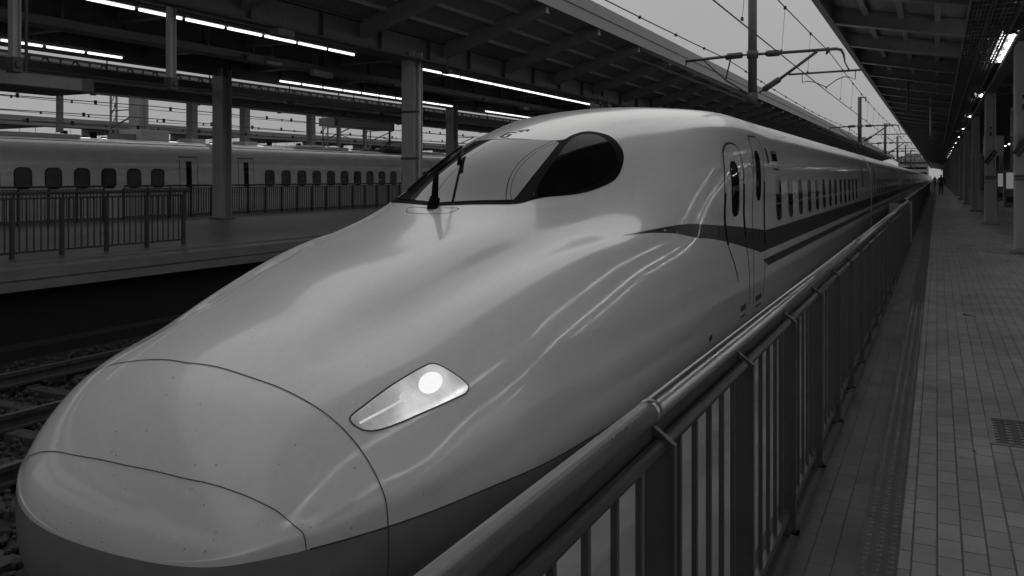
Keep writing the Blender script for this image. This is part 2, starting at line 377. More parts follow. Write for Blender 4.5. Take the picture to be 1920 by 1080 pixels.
# ---------------- patches, ribbons and lines that lie on the train's surface
KS = .34                                     # rough metres per section index, to triangulate evenly
def densify(pts, d=.05, closed=True):
    out = []; n = len(pts)
    for i in range(n if closed else n-1):
        a = pts[i]; b = pts[(i+1) % n]
        k = max(1, int(math.hypot(b[0]-a[0], (b[1]-a[1])*KS)/d))
        for j in range(k): out.append((a[0]+(b[0]-a[0])*j/k, a[1]+(b[1]-a[1])*j/k))
    if not closed: out.append(pts[-1])
    return out
def rounded(pts, r=.05, n=5):
    """round the corners of a closed polygon in (y, section) space"""
    out = []; N = len(pts)
    P = [Vector((p[0], p[1]*KS)) for p in pts]
    for i in range(N):
        a, b, c = P[i-1], P[i], P[(i+1) % N]
        l1, l2 = (a-b).length, (c-b).length; rr = min(r, l1*.45, l2*.45)
        p0 = b+(a-b).normalized()*rr; p1 = b+(c-b).normalized()*rr
        for k in range(n+1):
            t = k/n; q = p0*(1-t)**2 + b*2*t*(1-t) + p1*t*t
            out.append((q.x, q.y/KS))
    return out
def catmull(pts, n=6, closed=True):
    out = []; N = len(pts)
    for i in range(N if closed else N-1):
        g = lambda k: np.array(pts[k % N] if closed else pts[max(0, min(N-1, k))], float)
        p0, p1, p2, p3 = g(i-1), g(i), g(i+1), g(i+2)
        for j in range(n):
            t = j/n
            out.append(tuple(.5*((2*p1)+(-p0+p2)*t+(2*p0-5*p1+4*p2-p3)*t*t+(-p0+3*p1-3*p2+p3)*t**3)))
    if not closed: out.append(tuple(pts[-1]))
    return out
def patch(name, outline, m, parent, off=.003, step=.06, mirror=False, org=None):
    pts = densify(outline, step)
    if mirror: pts = [(p[0], -p[1]) for p in pts]
    Q = [Vector((p[0], p[1]*KS)) for p in pts]
    x0, x1 = min(q.x for q in Q), max(q.x for q in Q); y0, y1 = min(q.y for q in Q), max(q.y for q in Q)
    inner = []
    def inside(x, y):
        c = False; n = len(Q)
        for i in range(n):
            a, b = Q[i], Q[i-1]
            if (a.y > y) != (b.y > y) and x < (b.x-a.x)*(y-a.y)/(b.y-a.y)+a.x: c = not c
        return c
    x = x0+step*.5
    while x < x1:
        y = y0+step*.5
        while y < y1:
            if inside(x, y) and min((Vector((x, y))-q).length for q in Q) > step*.4: inner.append(Vector((x, y)))
            y += step
        x += step
    n = len(Q)
    vs, es, fs, *_ = delaunay_2d_cdt(Q+inner, [(i, (i+1) % n) for i in range(n)], [list(range(n))], 1, 1e-5)
    P, _n = surf_ys([v.x for v in vs], [v.y/KS for v in vs], off)
    b = MB(); b.add([tuple(p) for p in P], [tuple(f) for f in fs])
    o = b.build(name, m, parent, smooth=True)
    return o
def ribbon_mb(b, path, width, off=.0025, d=.04, closed=False, mirror=False):
    pts = densify(path, d, closed)
    if mirror: pts = [(p[0], -p[1]) for p in pts]
    P, N_ = surf_ys([p[0] for p in pts], [p[1] for p in pts], off)
    n = len(P); vs = []
    for i in range(n):
        a = P[(i-1) % n] if (closed or i > 0) else P[i]; c = P[(i+1) % n] if (closed or i < n-1) else P[i]
        t = c-a; sd = np.cross(t, N_[i]); sd /= np.linalg.norm(sd)+1e-9
        vs += [tuple(P[i]-sd*width/2), tuple(P[i]+sd*width/2)]
    fs = [(2*i, 2*i+1, (2*((i+1) % n))+1, 2*((i+1) % n)) for i in range(n if closed else n-1)]
    b.add(vs, fs)
def ribbon(name, path, width, m, parent, **k):
    b = MB(); ribbon_mb(b, path, width, **k); return b.build(name, m, parent, smooth=True)

train = empty('bullet_train', (TX, 2.865, 0))
tag(train, 'long white bullet train with dark side stripe and duck bill nose at the near platform', 'train')
TO = Vector((-TX, -2.865, 0))                # children are modelled in world coordinates
def tpart(o):
    return o
class _P: pass
# body and skirt shells
def near_us():
    ys = list(np.concatenate([[0, .004, .01, .02, .035, .055], np.linspace(.07, UK[6], 110), np.linspace(UK[6], UK[9], 60)[1:], np.linspace(UK[9], UK[20], 150)[1:], np.linspace(UK[20], UK[-1], 14)[1:]]))
    return np.array(ys)
US = near_us()
def shell(name, m, s0, s1, n, parent, both=True):
    sA = np.interp(10+np.linspace(s0, s1, n), np.arange(21), SK)
    b = MB()
    rng = [sA] if not both else [sA, -sA]
    for ss in rng:
        G = surf_grid(US, ss); h, w = G.shape[:2]
        vs = [tuple(v) for v in G.reshape(-1, 3)]
        fs = [(i*w+j, i*w+j+1, (i+1)*w+j+1, (i+1)*w+j) for i in range(h-1) for j in range(w-1)]
        b.add(vs, fs)
    o = b.build(name, m, parent, smooth=True)
    bm = bmesh.new(); bm.from_mesh(o.data); bmesh.ops.remove_doubles(bm, verts=bm.verts, dist=2e-4)
    bmesh.ops.recalc_face_normals(bm, faces=bm.faces); bm.to_mesh(o.data); bm.free()
    for p in o.data.polygons: p.use_smooth = True
    return o
body = shell('body', 'white', -7, 7, 113, train, both=False)
skirt = shell('skirt', 'skirt', 7, 10, 26, train)
def eff_end(y, parent, name='end_wall'):
    s = np.interp(10+np.linspace(-10, 10, 121)[:-1], np.arange(21), SK)
    G = surf_grid([UK[-1]], s)[0]
    b = MB(); b.add([(v[0], y, v[2]) for v in G], [tuple(range(len(G)))]); return b.build(name, 'roofgrey', parent)
eff_end(29.9, train)

# seams
SEAM1 = catmull([(3.365,0),(3.372,.6),(3.381,1.85),(3.402,2.984),(3.424,3.87),(3.445,4.82),(3.456,5.56),(3.456,6.275),(3.445,7.0),(3.43,8),(3.42,9)], 5, False)
SEAM2 = catmull([(2.981,0),(2.984,1.0),(2.996,2.08),(3.022,3.2),(3.056,4.29),(3.088,5.3),(3.108,6.2),(3.11,7.0)], 6, False)
b = MB()
for mir in (False, True):
    ribbon_mb(b, SEAM1, .006, mirror=mir, off=.004, d=.02); ribbon_mb(b, SEAM2, .005, mirror=mir, off=.0055, d=.02)
b.build('nose_panel_gap', 'seam', train, smooth=True)
b = MB()
for mir in (False, True):
    ribbon_mb(b, [(3.12, 7.0), (3.4, 7.0), (4.5, 7.0), (8, 7.0), (29.8, 7.0)], .008, mirror=mir)
b.build('skirt_joint', 'seam', train, smooth=True)

# cab glazing: one black surround, a windscreen and two side panes
WS_side = [(6.2,1.5),(6.6,1.33),(6.81,1.235),(7.37,1.11)]
fr = [(5.90,0),(5.95,.55),(6.04,1.1),(6.17,1.52),(6.40,1.78),(6.89,2.28),(7.28,2.53),(7.52,2.53),(7.77,2.30),(7.92,2.0),(7.99,1.6),(7.91,1.3),(7.80,1.14),(7.60,1.08),(7.40,1.07),(7.24,.8),(7.14,.36),(7.12,0)]
frame_o = catmull(fr, 5, False)
full = frame_o + [(p[0], -p[1]) for p in frame_o[::-1][1:-1]]
patch('window_surround', full, 'rubber', train, off=.0025, step=.05)
ws = [(5.955,0),(6.0,.5),(6.09,1.05),(6.18,1.36),(6.22,1.40),(6.495,1.36),(6.868,1.265),(7.20,1.15),(7.31,1.06),(7.19,.7),(7.09,.3),(7.075,0)]
wsd = catmull(ws, 4, False)
patch('windscreen', wsd + [(p[0], -p[1]) for p in wsd[::-1][1:-1]], 'wglass', train, off=.008, step=.04)
sw = [(6.39,1.63),(6.713,1.485),(7.081,1.355),(7.365,1.235),(7.582,1.195),(7.741,1.264),(7.85,1.472),(7.83,1.812),(7.73,2.13),(7.56,2.33),(7.308,2.36),(7.014,2.228),(6.68,1.982),(6.45,1.76)]
for mir in (False, True):
    patch('side_window', catmull(sw, 4), 'glass', train, off=.010, step=.035, mirror=mir)
# wiper: foot, arm and blade on the centre line
P, N_ = surf_ys([5.86, 5.93, 6.45, 6.76, 6.3], [0, 0, -.18, -.51, -.15], .0)
P = [Vector(p) for p in P]; N_ = [Vector(n) for n in N_]
wb = MB(); wb.tube([P[0]-N_[0]*.01, P[1]+N_[1]*.06], [.045, .042], 12); wiper = wb.build('wiper', 'rubber', train, smooth=False)
wb = MB(); wb.tube([P[1]+Vector((0,-.03,.0)), P[1]+Vector((.0,-.02,.14)), P[1]+Vector((0,.0,.27))], [.03, .026, .02], 10)
wb.bar(P[1]+Vector((0,.0,.26)), P[3]+N_[3]*.05, .02, .018); wb.bar(P[3]+N_[3]*.05, P[2]+N_[2]*.05, .03, .02)
wb.build('wiper_arm', 'rubber', wiper, smooth=True)
q, qn = surf_ys([6.2, 6.5, 6.9, 7.0], [-1.05, -1.0, -.9, -.85], .03)
wb = MB(); wb.tube([tuple(p) for p in q], .012, 6); wb.build('wiper_blade', 'rubber', wiper)
ribbon('wiper_recess', rounded([(5.78,-.5),(5.90,-.62),(5.86,0),(5.90,.62),(5.78,.5),(5.74,0)], .05), .006, 'seam', train, closed=True)
# set mark above the windscreen (small dark characters)
b = MB()
def stroke(p, q, w=.024): ribbon_mb(b, [(7.34+(p[0]-7.38)*.95, (p[1]-.15)*.62), (7.34+(q[0]-7.38)*.95, (q[1]-.15)*.62)], w, off=.003, d=.02)
stroke((7.22,-.10),(7.42,-.10)); stroke((7.42,-.10),(7.40,.22)); stroke((7.22,-.10),(7.20,.14)); stroke((7.20,.14),(7.32,.14)); stroke((7.32,.14),(7.32,.02))
stroke((7.48,.10),(7.55,.42)); stroke((7.43,.28),(7.50,.30)); stroke((7.55,.42),(7.47,.47))
b.build('set_mark', 'seam', train)

# headlights
HL = catmull([(3.505, 4.40), (3.587, 4.375), (3.653, 4.36), (3.731, 4.35), (3.81, 4.35), (3.89, 4.362), (3.98, 4.385), (4.06, 4.422), (4.105, 4.459), (4.135, 4.573), (4.165, 4.82), (4.19, 5.065), (4.192, 5.18), (4.151, 5.235), (4.06, 5.185), (3.98, 5.14), (3.89, 5.09), (3.81, 5.05), (3.731, 5.02), (3.653, 4.985), (3.57, 4.92), (3.515, 4.78), (3.49, 4.55)], 3)
def ellipse(y, s, ry, rs, n=28): return [(y+ry*math.cos(2*math.pi*k/n), s+rs/KS*math.sin(2*math.pi*k/n)) for k in range(n)]
for mir in (False, True):
    hp = patch('headlight', HL, 'lampbowl', train, off=.003, step=.03, mirror=mir)
    patch('lamp', ellipse(4.01, 4.72, .08, .06), 'lampglow', hp, off=.006, step=.02, mirror=mir); ribbon('reflector_rib', [(3.52, 4.62), (3.7, 4.66), (3.9, 4.70)], .012, 'lampglow2', hp, mirror=mir, off=.005); ribbon('reflector_rib', [(3.6, 4.86), (3.75, 4.78), (3.86, 4.74)], .03, 'lampbowl', hp, mirror=mir, off=.005)
    patch('lamp', ellipse(3.83, 4.66, .04, .03), 'lampglow2', hp, off=.006, step=.02, mirror=mir)
    ribbon('seal', HL, .009, 'seam', hp, closed=True, mirror=mir, d=.03, off=.0045)

# dark stripe along the flank
def zs(z, y=15.):                                   # section index that lies at height z on the constant body
    t = np.linspace(2.5, 7, 400); Pp, _ = surf_ys(np.full(400, y), t, None); return float(np.interp(-z, -Pp[:,2], t))
S_T, S_B, S_C, S_D = zs(2.05), zs(1.80), zs(1.70), zs(1.60)
top = [(6.57,3.95),(6.9,4.10),(7.294,4.308),(7.75,4.58),(8.174,4.838),(8.6,5.03),(9.139,5.19),(10.0,5.40),(10.95,S_T)]
bot = [(10.62,S_B),(9.797,5.80),(9.3,5.64),(8.828,5.462),(8.3,5.24),(7.75,4.99),(7.35,4.62),(6.95,4.24)]
for mir in (False, True):
    patch('side_stripe', catmull(top, 4, False)+[(29.88,S_T),(29.88,S_B)]+catmull(bot, 4, False), 'stripe', train, off=.0015, step=.1, mirror=mir) if False else None
    patch('side_stripe', catmull(top, 4, False)+[(11.4,S_T),(11.4,S_B)]+catmull(bot, 4, False), 'stripe', train, off=.0015, step=.07, mirror=mir)
    b = MB()
    def band(s0, s1, y0, y1, off=.0015):
        tt = np.linspace(s0, s1, 5); sg = -1 if mir else 1
        A, _ = surf_ys(np.full(5, 15.), tt*sg, off)
        vs = [(p[0], yy, p[2]) for yy in (y0, y1) for p in A]
        b.add(vs, [(i, i+1, i+6, i+5) for i in range(4)])
    band(S_T, S_B, 11.4, 29.88); band(S_C, S_D, 11.4, 29.88)
    b.build('side_stripe', 'stripe', train, smooth=True)
    patch('side_stripe', [(10.78,zs(1.70)),(11.4,S_C),(11.4,S_D),(11.15,S_D)], 'stripe', train, off=.0015, step=.1, mirror=mir)

# cab door and first passenger door
D1 = catmull([(9.31,6.25),(9.12,5.95),(8.93,5.56),(8.96,5.0),(9.05,4.25),(9.25,3.6),(9.38,3.32),(9.6,3.17),(9.82,3.22),(9.93,3.45),(9.86,4.3),(9.77,5.5),(9.85,6.0),(9.92,6.3),(9.93,6.7)], 5, False)
D2 = [(10.2,6.72),(10.17,5.6),(10.34,4.2),(10.62,3.15),(10.72,2.99),(11.15,2.99),(11.2,3.12),(11.0,4.2),(10.90,5.6),(10.9,6.3),(10.8,6.7)]
G1 = rounded([(9.3,5.0),(9.38,3.72),(9.66,3.72),(9.6,5.0)], .12, 6)
G2 = rounded([(10.46,4.72),(10.62,3.5),(10.86,3.5),(10.72,4.76)], .12, 6)
for mir in (False, True):
    for gap, pane, hs in ((D1, G1, ((8.93,5.56),(8.96,5.0),(9.05,4.35))), (D2, G2, ((10.90,5.9),(10.95,4.8),(11.0,4.3)))):
        d = ribbon('door', gap, .028, 'seam', train, mirror=mir, closed=False)
        patch('door_window', pane, 'glass', d, off=.003, step=.08, mirror=mir)
        ribbon('window_seal', pane, .035, 'rubber', d, closed=True, mirror=mir, off=.004)
        ribbon('hand_rail', hs, .075, 'rubber', d, mirror=mir, off=.004)
    ribbon('hand_rail', [(9.80,5.55),(9.86,4.3)], .075, 'rubber', train, mirror=mir, off=.004)
    for (ya, yb) in ((9.45,9.75),(10.3,10.7)):
        patch('step', [(ya,6.62),(yb,6.62),(yb,6.70),(ya,6.70)], 'seam', train, off=.003, mirror=mir)
        patch('step', [(ya+.02,6.76),(yb-.02,6.76),(yb-.02,6.79),(ya+.02,6.79)], 'seam', train, off=.003, mirror=mir)
    patch('side_lamp', rounded([(11.32,3.35),(11.48,3.35),(11.48,3.85),(11.32,3.85)], .05), 'seam', train, off=.003, mirror=mir)
    dp = ribbon('destination_display', rounded([(11.72,3.45),(12.15,3.45),(12.15,4.0),(11.72,4.0)], .04), .03, 'seam', train, closed=True, mirror=mir)
    patch('display_glass', [(11.75,3.5),(12.12,3.5),(12.12,3.75),(11.75,3.75)], 'glass', dp, off=.003, mirror=mir)
    patch('access_hatch', [(8.02,6.7),(8.14,6.7),(8.14,6.78),(8.02,6.78)], 'seam', train, off=.003, mirror=mir)
# passenger windows: mesh shared by every window
def wall_strip(zlo, zhi, y0, y1, off, side=1, n=6, r=0):
    """rounded patch on the constant body, returned in world coordinates"""
    zz = np.linspace(zhi, zlo, n+1)
    return zz
def window_mesh(hw, z0, z1, r, off, name, m, ring=None):
    ol = []
    cz = (z0+z1)/2; hh = (z1-z0)/2
    for cx, cy, a0 in ((hw-r, hh-r, 0), (-hw+r, hh-r, 90), (-hw+r, -hh+r, 180), (hw-r, -hh+r, 270)):
        for k in range(6):
            a = math.radians(a0+k*18); ol.append((cx+r*math.cos(a), cz+cy+r*math.sin(a)))
    zt = np.array([p[1] for p in ol]); t = np.linspace(2.5, 7, 400); Pp, _ = surf_ys(np.full(400, 15.), t, None)
    si = np.interp(-zt, -Pp[:,2], t)
    A, _ = surf_ys(np.full(len(si), 15.), si, off)
    n = len(ol); vs = [(A[i][0]-TX, ol[i][0], A[i][2]) for i in range(n)]
    # split into horizontal strips so it follows the wall
    b = MB()
    if ring is None:
        hf = n//2
        top = [vs[i] for i in range(n)]
        c = (sum(v[0] for v in vs)/n + .012, 0, cz)
        b.add(vs+[(float(np.interp(-cz, -Pp[:,2], Pp[:,0]))-TX+off, 0, cz)], [(i, (i+1) % n, n) for i in range(n)])
    return b, vs
b, _ = window_mesh(.215, 2.13, 2.665, .13, .004, 'w', None); g = b.build('window', 'glass', None, smooth=True)
b, _ = window_mesh(.245, 2.10, 2.695, .15, .002, 'f', None); g2 = b.build('window_frame', 'housing', None, smooth=True)
WIN, WINF = g.data, g2.data
bpy.data.objects.remove(g); bpy.data.objects.remove(g2)
def add_window(y, parent, side=1, dz=0, x0=TX, sc=1):
    o = bpy.data.objects.new('window', WIN); C.objects.link(o); o.parent = parent
    o.location = (x0, y, dz); 
    f = bpy.data.objects.new('window_frame', WINF); C.objects.link(f); f.parent = o
    if side < 0: o.rotation_euler = (0, 0, math.pi)
    return o
def win_block(ys, name, parent, side=1, frame=False):
    b = MB()
    for me in ([WINF, WIN]):
        pass
    vsrc = [v.co.copy() for v in WIN.vertices]; fsrc = [tuple(p.vertices) for p in WIN.polygons]
    for y in ys: b.add([(TX+v.x*side, y+v.y*side, v.z) for v in vsrc], fsrc)
    return tag(b.build(name, 'glass', parent, smooth=True), kind=None)
for i in range(13):
    add_window(12.04+1.04*i, train); add_window(12.04+1.04*i, train, -1)
def rear_door(y, parent, side, half=.42):
    """sliding door on the constant body: gap line and a window"""
    b = MB(); sg = side
    path = [(y-half, 6.7), (y-half, 3.0), (y+half, 3.0), (y+half, 6.7)]
    def cpt(yy, si, off):
        A, _ = surf_ys([15.], [si*sg], off); return (A[0][0], yy, A[0][2])
    def strip(y0, y1, s0, s1, off, n=10):
        vs = []; t = np.linspace(s0, s1, n+1); A, _ = surf_ys(np.full(n+1, 15.), t*sg, off)
        for p in A: vs += [(p[0], y0, p[2]), (p[0], y1, p[2])]
        b.add(vs, [(2*i, 2*i+1, 2*i+3, 2*i+2) for i in range(n)])
    strip(y-half-.012, y-half+.012, 3.0, 6.7, .003); strip(y+half-.012, y+half+.012, 3.0, 6.7, .003); strip(y-half, y+half, 2.97, 3.03, .003, 1)
    d = b.build('door', 'seam', parent)
    b = MB(); strip(y-.13, y+.13, 3.45, 4.75, .003, 6); b.build('door_window', 'glass', d, smooth=True)
    return d
for sd in (1, -1): rear_door(26.75, train, sd)

# following cars: mesh data shared
_s = np.interp(10+np.linspace(-10, 10, 121)[:-1], np.arange(21), SK)
SEC = surf_grid([UK[-1]], _s)[0]; SECI = np.linspace(-10, 10, 121)[:-1]
def car_shell(name, m, L_, sel, parent, y0, caps=False):
    b = MB(); n = len(SEC); vs = [(v[0], y, v[2]) for y in (y0, y0+L_) for v in SEC]
    fs = [(i, (i+1) % n, (i+1) % n+n, i+n) for i in range(n) if sel((SECI[i]+SECI[(i+1) % n] if i < n-1 else 20)/2)]
    if caps: fs += [tuple(range(n)), tuple(range(2*n-1, n-1, -1))]
    b.add(vs, fs); o = b.build(name, m, parent)
    smooth_angle(o, 50)
    return o
def carriage(y0, detail=True):
    c = car_shell('carriage', 'white', 24.5, lambda s: abs(s) < 7, train, y0, caps=True)
    car_shell('skirt', 'skirt', 24.5, lambda s: abs(s) >= 7, c, y0)
    for mir in (False, True):
        b = MB(); sg = -1 if mir else 1
        for s0, s1 in ((S_T, S_B), (S_C, S_D)):
            A, _ = surf_ys(np.full(5, 15.), np.linspace(s0, s1, 5)*sg, .0015)
            b.add([(p[0], yy, p[2]) for yy in (y0+.02, y0+24.48) for p in A], [(i, i+1, i+6, i+5) for i in range(4)])
        b.build('side_stripe', 'stripe', c, smooth=True)
        rear_door(y0+1.6, c, sg); rear_door(y0+22.9, c, sg)
        ys = [y0+3.2+1.04*i for i in range(18)]
        if detail and not mir:
            for y in ys: add_window(y, c, sg)
        else:
            win_block(ys, 'windows', c, sg)
    return c
def gangway(y0):
    b = MB(); n = len(SEC); cx, cz = TX, 1.9
    b.add([((v[0]-cx)*.93+cx, y, (v[2]-cz)*.93+cz) for y in (y0-.02, y0+.52) for v in SEC], [(i, (i+1) % n, (i+1) % n+n, i+n) for i in range(n)])
    return b.build('gangway_bellows', 'under', train)
gangway(29.9)
c1 = carriage(30.4, True)
c2 = carriage(55.4, False)
for k in range(2, 15):
    for src in ([c2] if k > 1 else []):
        if k == 2: continue
        cc = copy_tree(c2, train); cc.location = (0, 25.0*(k-2), 0)
for k in range(1, 14): 
    o = gangway(29.9+25*k) if k == 1 else None
    if o: gw = o
    else:
        g_ = gw.copy(); C.objects.link(g_); g_.location = (0, 25.0*(k-1), 0)
# bogies visible only as dark mass under the skirt
b = MB()
for yy in (8.5, 25.5, 34, 51):
    for dx in (-.72, .72):
        for dy in (-1.25, 1.25):
            b.tube([(TX+dx-.07, yy+dy, .46), (TX+dx+.07, yy+dy, .46)], .43, 20)
    b.box(TX-.9, TX+.9, yy-1.9, yy+1.9, .35, .7)
b.build('bogies', 'under', train)
for o in list(train.children):
    o.location = o.location + Vector((-TX, -2.865, 0))
ORD = ['first','second','third','fourth','fifth','sixth','seventh','eighth','ninth','tenth','eleventh','twelfth','thirteenth','fourteenth','fifteenth','sixteenth','seventeenth','eighteenth','nineteenth','twentieth']
def ordl(i, label): return ORD[i]+' '+label if i < 20 else 'far off '+label
# ------------------------------------------------------------------ ground, platforms
PZ = 1.25
def A(a): return -a                          # distances to the left of the camera are given as a
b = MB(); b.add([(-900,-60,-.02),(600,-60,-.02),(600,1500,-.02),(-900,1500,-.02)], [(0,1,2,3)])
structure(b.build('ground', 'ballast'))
# near platform (the one the camera stands on)
b = MB(); b.box(-1.62, 13.5, -80, 420, -.02, PZ-.004); structure(b.build('platform_base', 'dconcrete'))
b = MB(); b.add([(-.132,-80,PZ),(13.5,-80,PZ),(13.5,420,PZ),(-.132,420,PZ)], [(0,1,2,3)])
structure(b.build('platform_floor', 'tile'))
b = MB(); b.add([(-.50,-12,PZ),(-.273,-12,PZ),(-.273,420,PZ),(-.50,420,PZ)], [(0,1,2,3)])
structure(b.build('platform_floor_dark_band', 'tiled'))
b = MB(); b.add([(-1.62,-12,PZ+.004),(-.62,-12,PZ+.004),(-.62,420,PZ+.004),(-1.62,420,PZ+.004)], [(0,1,2,3)])
structure(b.build('platform_edge_strip', 'concrete'))
b = MB(); b.add([(-.273,-12,PZ+.002),(-.132,-12,PZ+.002),(-.132,420,PZ+.002),(-.273,420,PZ+.002)], [(0,1,2,3)])
for row in (-.249, -.2025, -.156):           # three rows of raised dots, then bars further off
    y = 1.2
    while y < 11:
        r0, r1, h = .0115, .007, .0045; n = 8
        vs = [(row+r0*math.cos(k*math.pi/4), y+r0*math.sin(k*math.pi/4), PZ+.002) for k in range(8)] + [(row+r1*math.cos(k*math.pi/4), y+r1*math.sin(k*math.pi/4), PZ+.002+h) for k in range(8)]
        b.add(vs, [(k, (k+1) % 8, (k+1) % 8+8, k+8) for k in range(8)]+[tuple(range(8, 16))])
        y += .047
    b.box(row-.008, row+.008, 11, 200, PZ+.0015, PZ+.0065)
structure(b.build('tactile_strip', 'tactile'))
# kerb and gutter at the foot of the fence
b = MB(); b.box(-.62, -.56, -12, 420, PZ-.01, PZ+.03); b.box(-.53, -.50, -12, 420, PZ-.01, PZ+.012); b.box(-.56, -.53, -12, 420, PZ-.02, PZ+.001)
structure(b.build('kerb', 'dconcrete'))
b = MB(); b.add([(A(13.25),-25,.0),(A(10.9),-25,.0),(A(10.9),420,.0),(A(13.25),420,.0)], [(0,1,2,3)]); structure(b.build('shaded_bed', 'black'))  # black strip painted on the ground as the platform's shade
# drain cover
dc = empty('drain_cover', (.44, 5.66, PZ)); tag(dc, 'dark ribbed metal drain cover let into the tiled platform floor', 'drain cover')
b = MB(); b.box(-.18,.30,-.30,-.27,-.01,.006); b.box(-.18,.30,.27,.30,-.01,.006); b.box(-.18,-.15,-.27,.27,-.01,.006); b.box(.27,.30,-.27,.27,-.01,.006)
b.build('frame', 'steel', dc)
b = MB()
for i in range(6): b.box(-.13+.07*i, -.095+.07*i, -.27, .27, -.01, .005)
for i in range(9): b.box(-.15, .27, -.25+.06*i, -.235+.06*i, -.01, .003)
b.build('grille', 'post', dc)

# left island platform
b = MB(); b.box(A(25.6), A(13.0), -25, 420, 1.07, PZ); o = b.build('platform_left_slab', 'leftfloor'); structure(o)
b = MB(); b.box(A(25.5), A(13.0)-.004+.002, -25, 420, .90, 1.066)
b.box(A(13.0)-.004+.004, A(13.0)+.02, -25, 420, 1.08, 1.235)
structure(b.build('platform_left_edge', 'concrete'))
b = MB(); b.box(A(25.4), A(13.25), -25, 420, -.02, .896); structure(b.build('platform_left_wall', 'black'))  # shade under the overhang put into the wall colour
b = MB(); b.add([(A(13.9),-25,PZ+.004),(A(13.5),-25,PZ+.004),(A(13.5),420,PZ+.004),(A(13.9),420,PZ+.004)], [(0,1,2,3)])
structure(b.build('platform_left_line', 'concrete'))
b = MB(); b.box(A(40.5), A(31.0), -25, 300, -.02, PZ+.1); structure(b.build('platform_far', 'dconcrete'))
b = MB(); b.box(A(56), A(46.5), -25, 300, -.02, PZ+.1); structure(b.build('platform_farthest', 'dconcrete'))

# ------------------------------------------------------------------ track
def rail(a, z, label, y1=400):
    b = MB(); x = A(a)
    for (w0, w1, z0, z1) in ((.037,.037,z-.045,z),(.009,.009,z-.14,z-.045),(.07,.07,z-.165,z-.14)):
        b.box(x-w0, x+w0, -20, y1, z0, z1)
    return tag(b.build('rail', 'railtop'), label, 'rail', 'running rails beside the train')
rail(10.3, .285, 'rail nearest the left platform, with a thin bright top')
rail(8.72, .225, 'dark rail in the middle of the three rails left of the train')
rail(7.2, .22, 'dark rail closest to the nose of the train on its left')
rail(4.31, .19, 'rail under the left wheels of the white bullet train'); rail(2.87, .19, 'rail under the right wheels of the white bullet train')
def sleepers(a0, a1, z, y0, y1, step, label, grp, rot=0):
    b = MB(); w = .12
    L_ = a1-a0
    b.add([(-L_/2,-w,0),(L_/2,-w,0),(L_/2,w,0),(-L_/2,w,0),(-L_/2,-w*.8,.13),(L_/2,-w*.8,.13),(L_/2,w*.8,.13),(-L_/2,w*.8,.13)],
        [(0,3,2,1),(4,5,6,7),(0,1,5,4),(1,2,6,5),(2,3,7,6),(3,0,4,7)])
    b.box(-L_/2+.45, -L_/2+.62, -.09, .09, .13, .155)
    o = b.build('sleeper', 'sleeper'); y = y0; first = True; k_ = 0
    while y < y1:
        s = o if first else o.copy()
        if not first: C.objects.link(s)
        s.location = (A((a0+a1)/2), y, z-.075); s.rotation_euler = (0, 0, rot+random.uniform(-.012, .012)); tag(s, ordl(k_, label), 'sleeper', grp); k_ += 1
        first = False; y += step
sleepers(8.2, 10.85, 0.0, 2.5, 34, .66, 'concrete sleeper under the two rails by the left platform', 'sleepers under the rails by the left platform')
sleepers(5.75, 7.95, -.02, 1.2, 24, .66, 'concrete sleeper just left of the train nose', 'sleepers between the train and the middle rail')
# cable trough along the foot of the platform
b = MB(); b.box(A(12.6), A(12.2), -20, 400, -.02, .16); tag(b.build('cable_trough', 'black'), 'low concrete cable trough with shade painted in black along the foot of the left platform', 'cable trough')  # trough painted black to sit in the platform's shade
# loose ballast
rs = np.random.RandomState(3)
b = MB()
ico = [(0,0,1),(.894,0,.447),(.276,.851,.447),(-.724,.526,.447),(-.724,-.526,.447),(.276,-.851,.447),(.724,.526,-.447),(-.276,.851,-.447),(-.894,0,-.447),(-.276,-.851,-.447),(.724,-.526,-.447),(0,0,-1)]
icf = [(0,1,2),(0,2,3),(0,3,4),(0,4,5),(0,5,1),(1,6,2),(2,7,3),(3,8,4),(4,9,5),(5,10,1),(6,7,2),(7,8,3),(8,9,4),(9,10,5),(10,6,1),(11,7,6),(11,8,7),(11,9,8),(11,10,9),(11,6,10)]
for i in range(9500):
    a_ = rs.uniform(3.6, 11.8); y_ = 1.0+15*rs.rand()**1.5; r_ = rs.uniform(.018, .038)*(1+.06*y_)
    sc = rs.uniform(.6, 1.2, 3)*r_; ang = rs.rand()*6.28; ca, sa = math.cos(ang), math.sin(ang)
    zz = rs.uniform(-.01, .05)
    b.add([(A(a_)+(v[0]*sc[0]*ca-v[1]*sc[1]*sa), y_+(v[0]*sc[0]*sa+v[1]*sc[1]*ca), zz+v[2]*sc[2]) for v in ico], icf)
tag(b.build('ballast', 'stone'), 'loose crushed stone ballast around the rails and sleepers left of the train', 'ballast', kind='stuff')

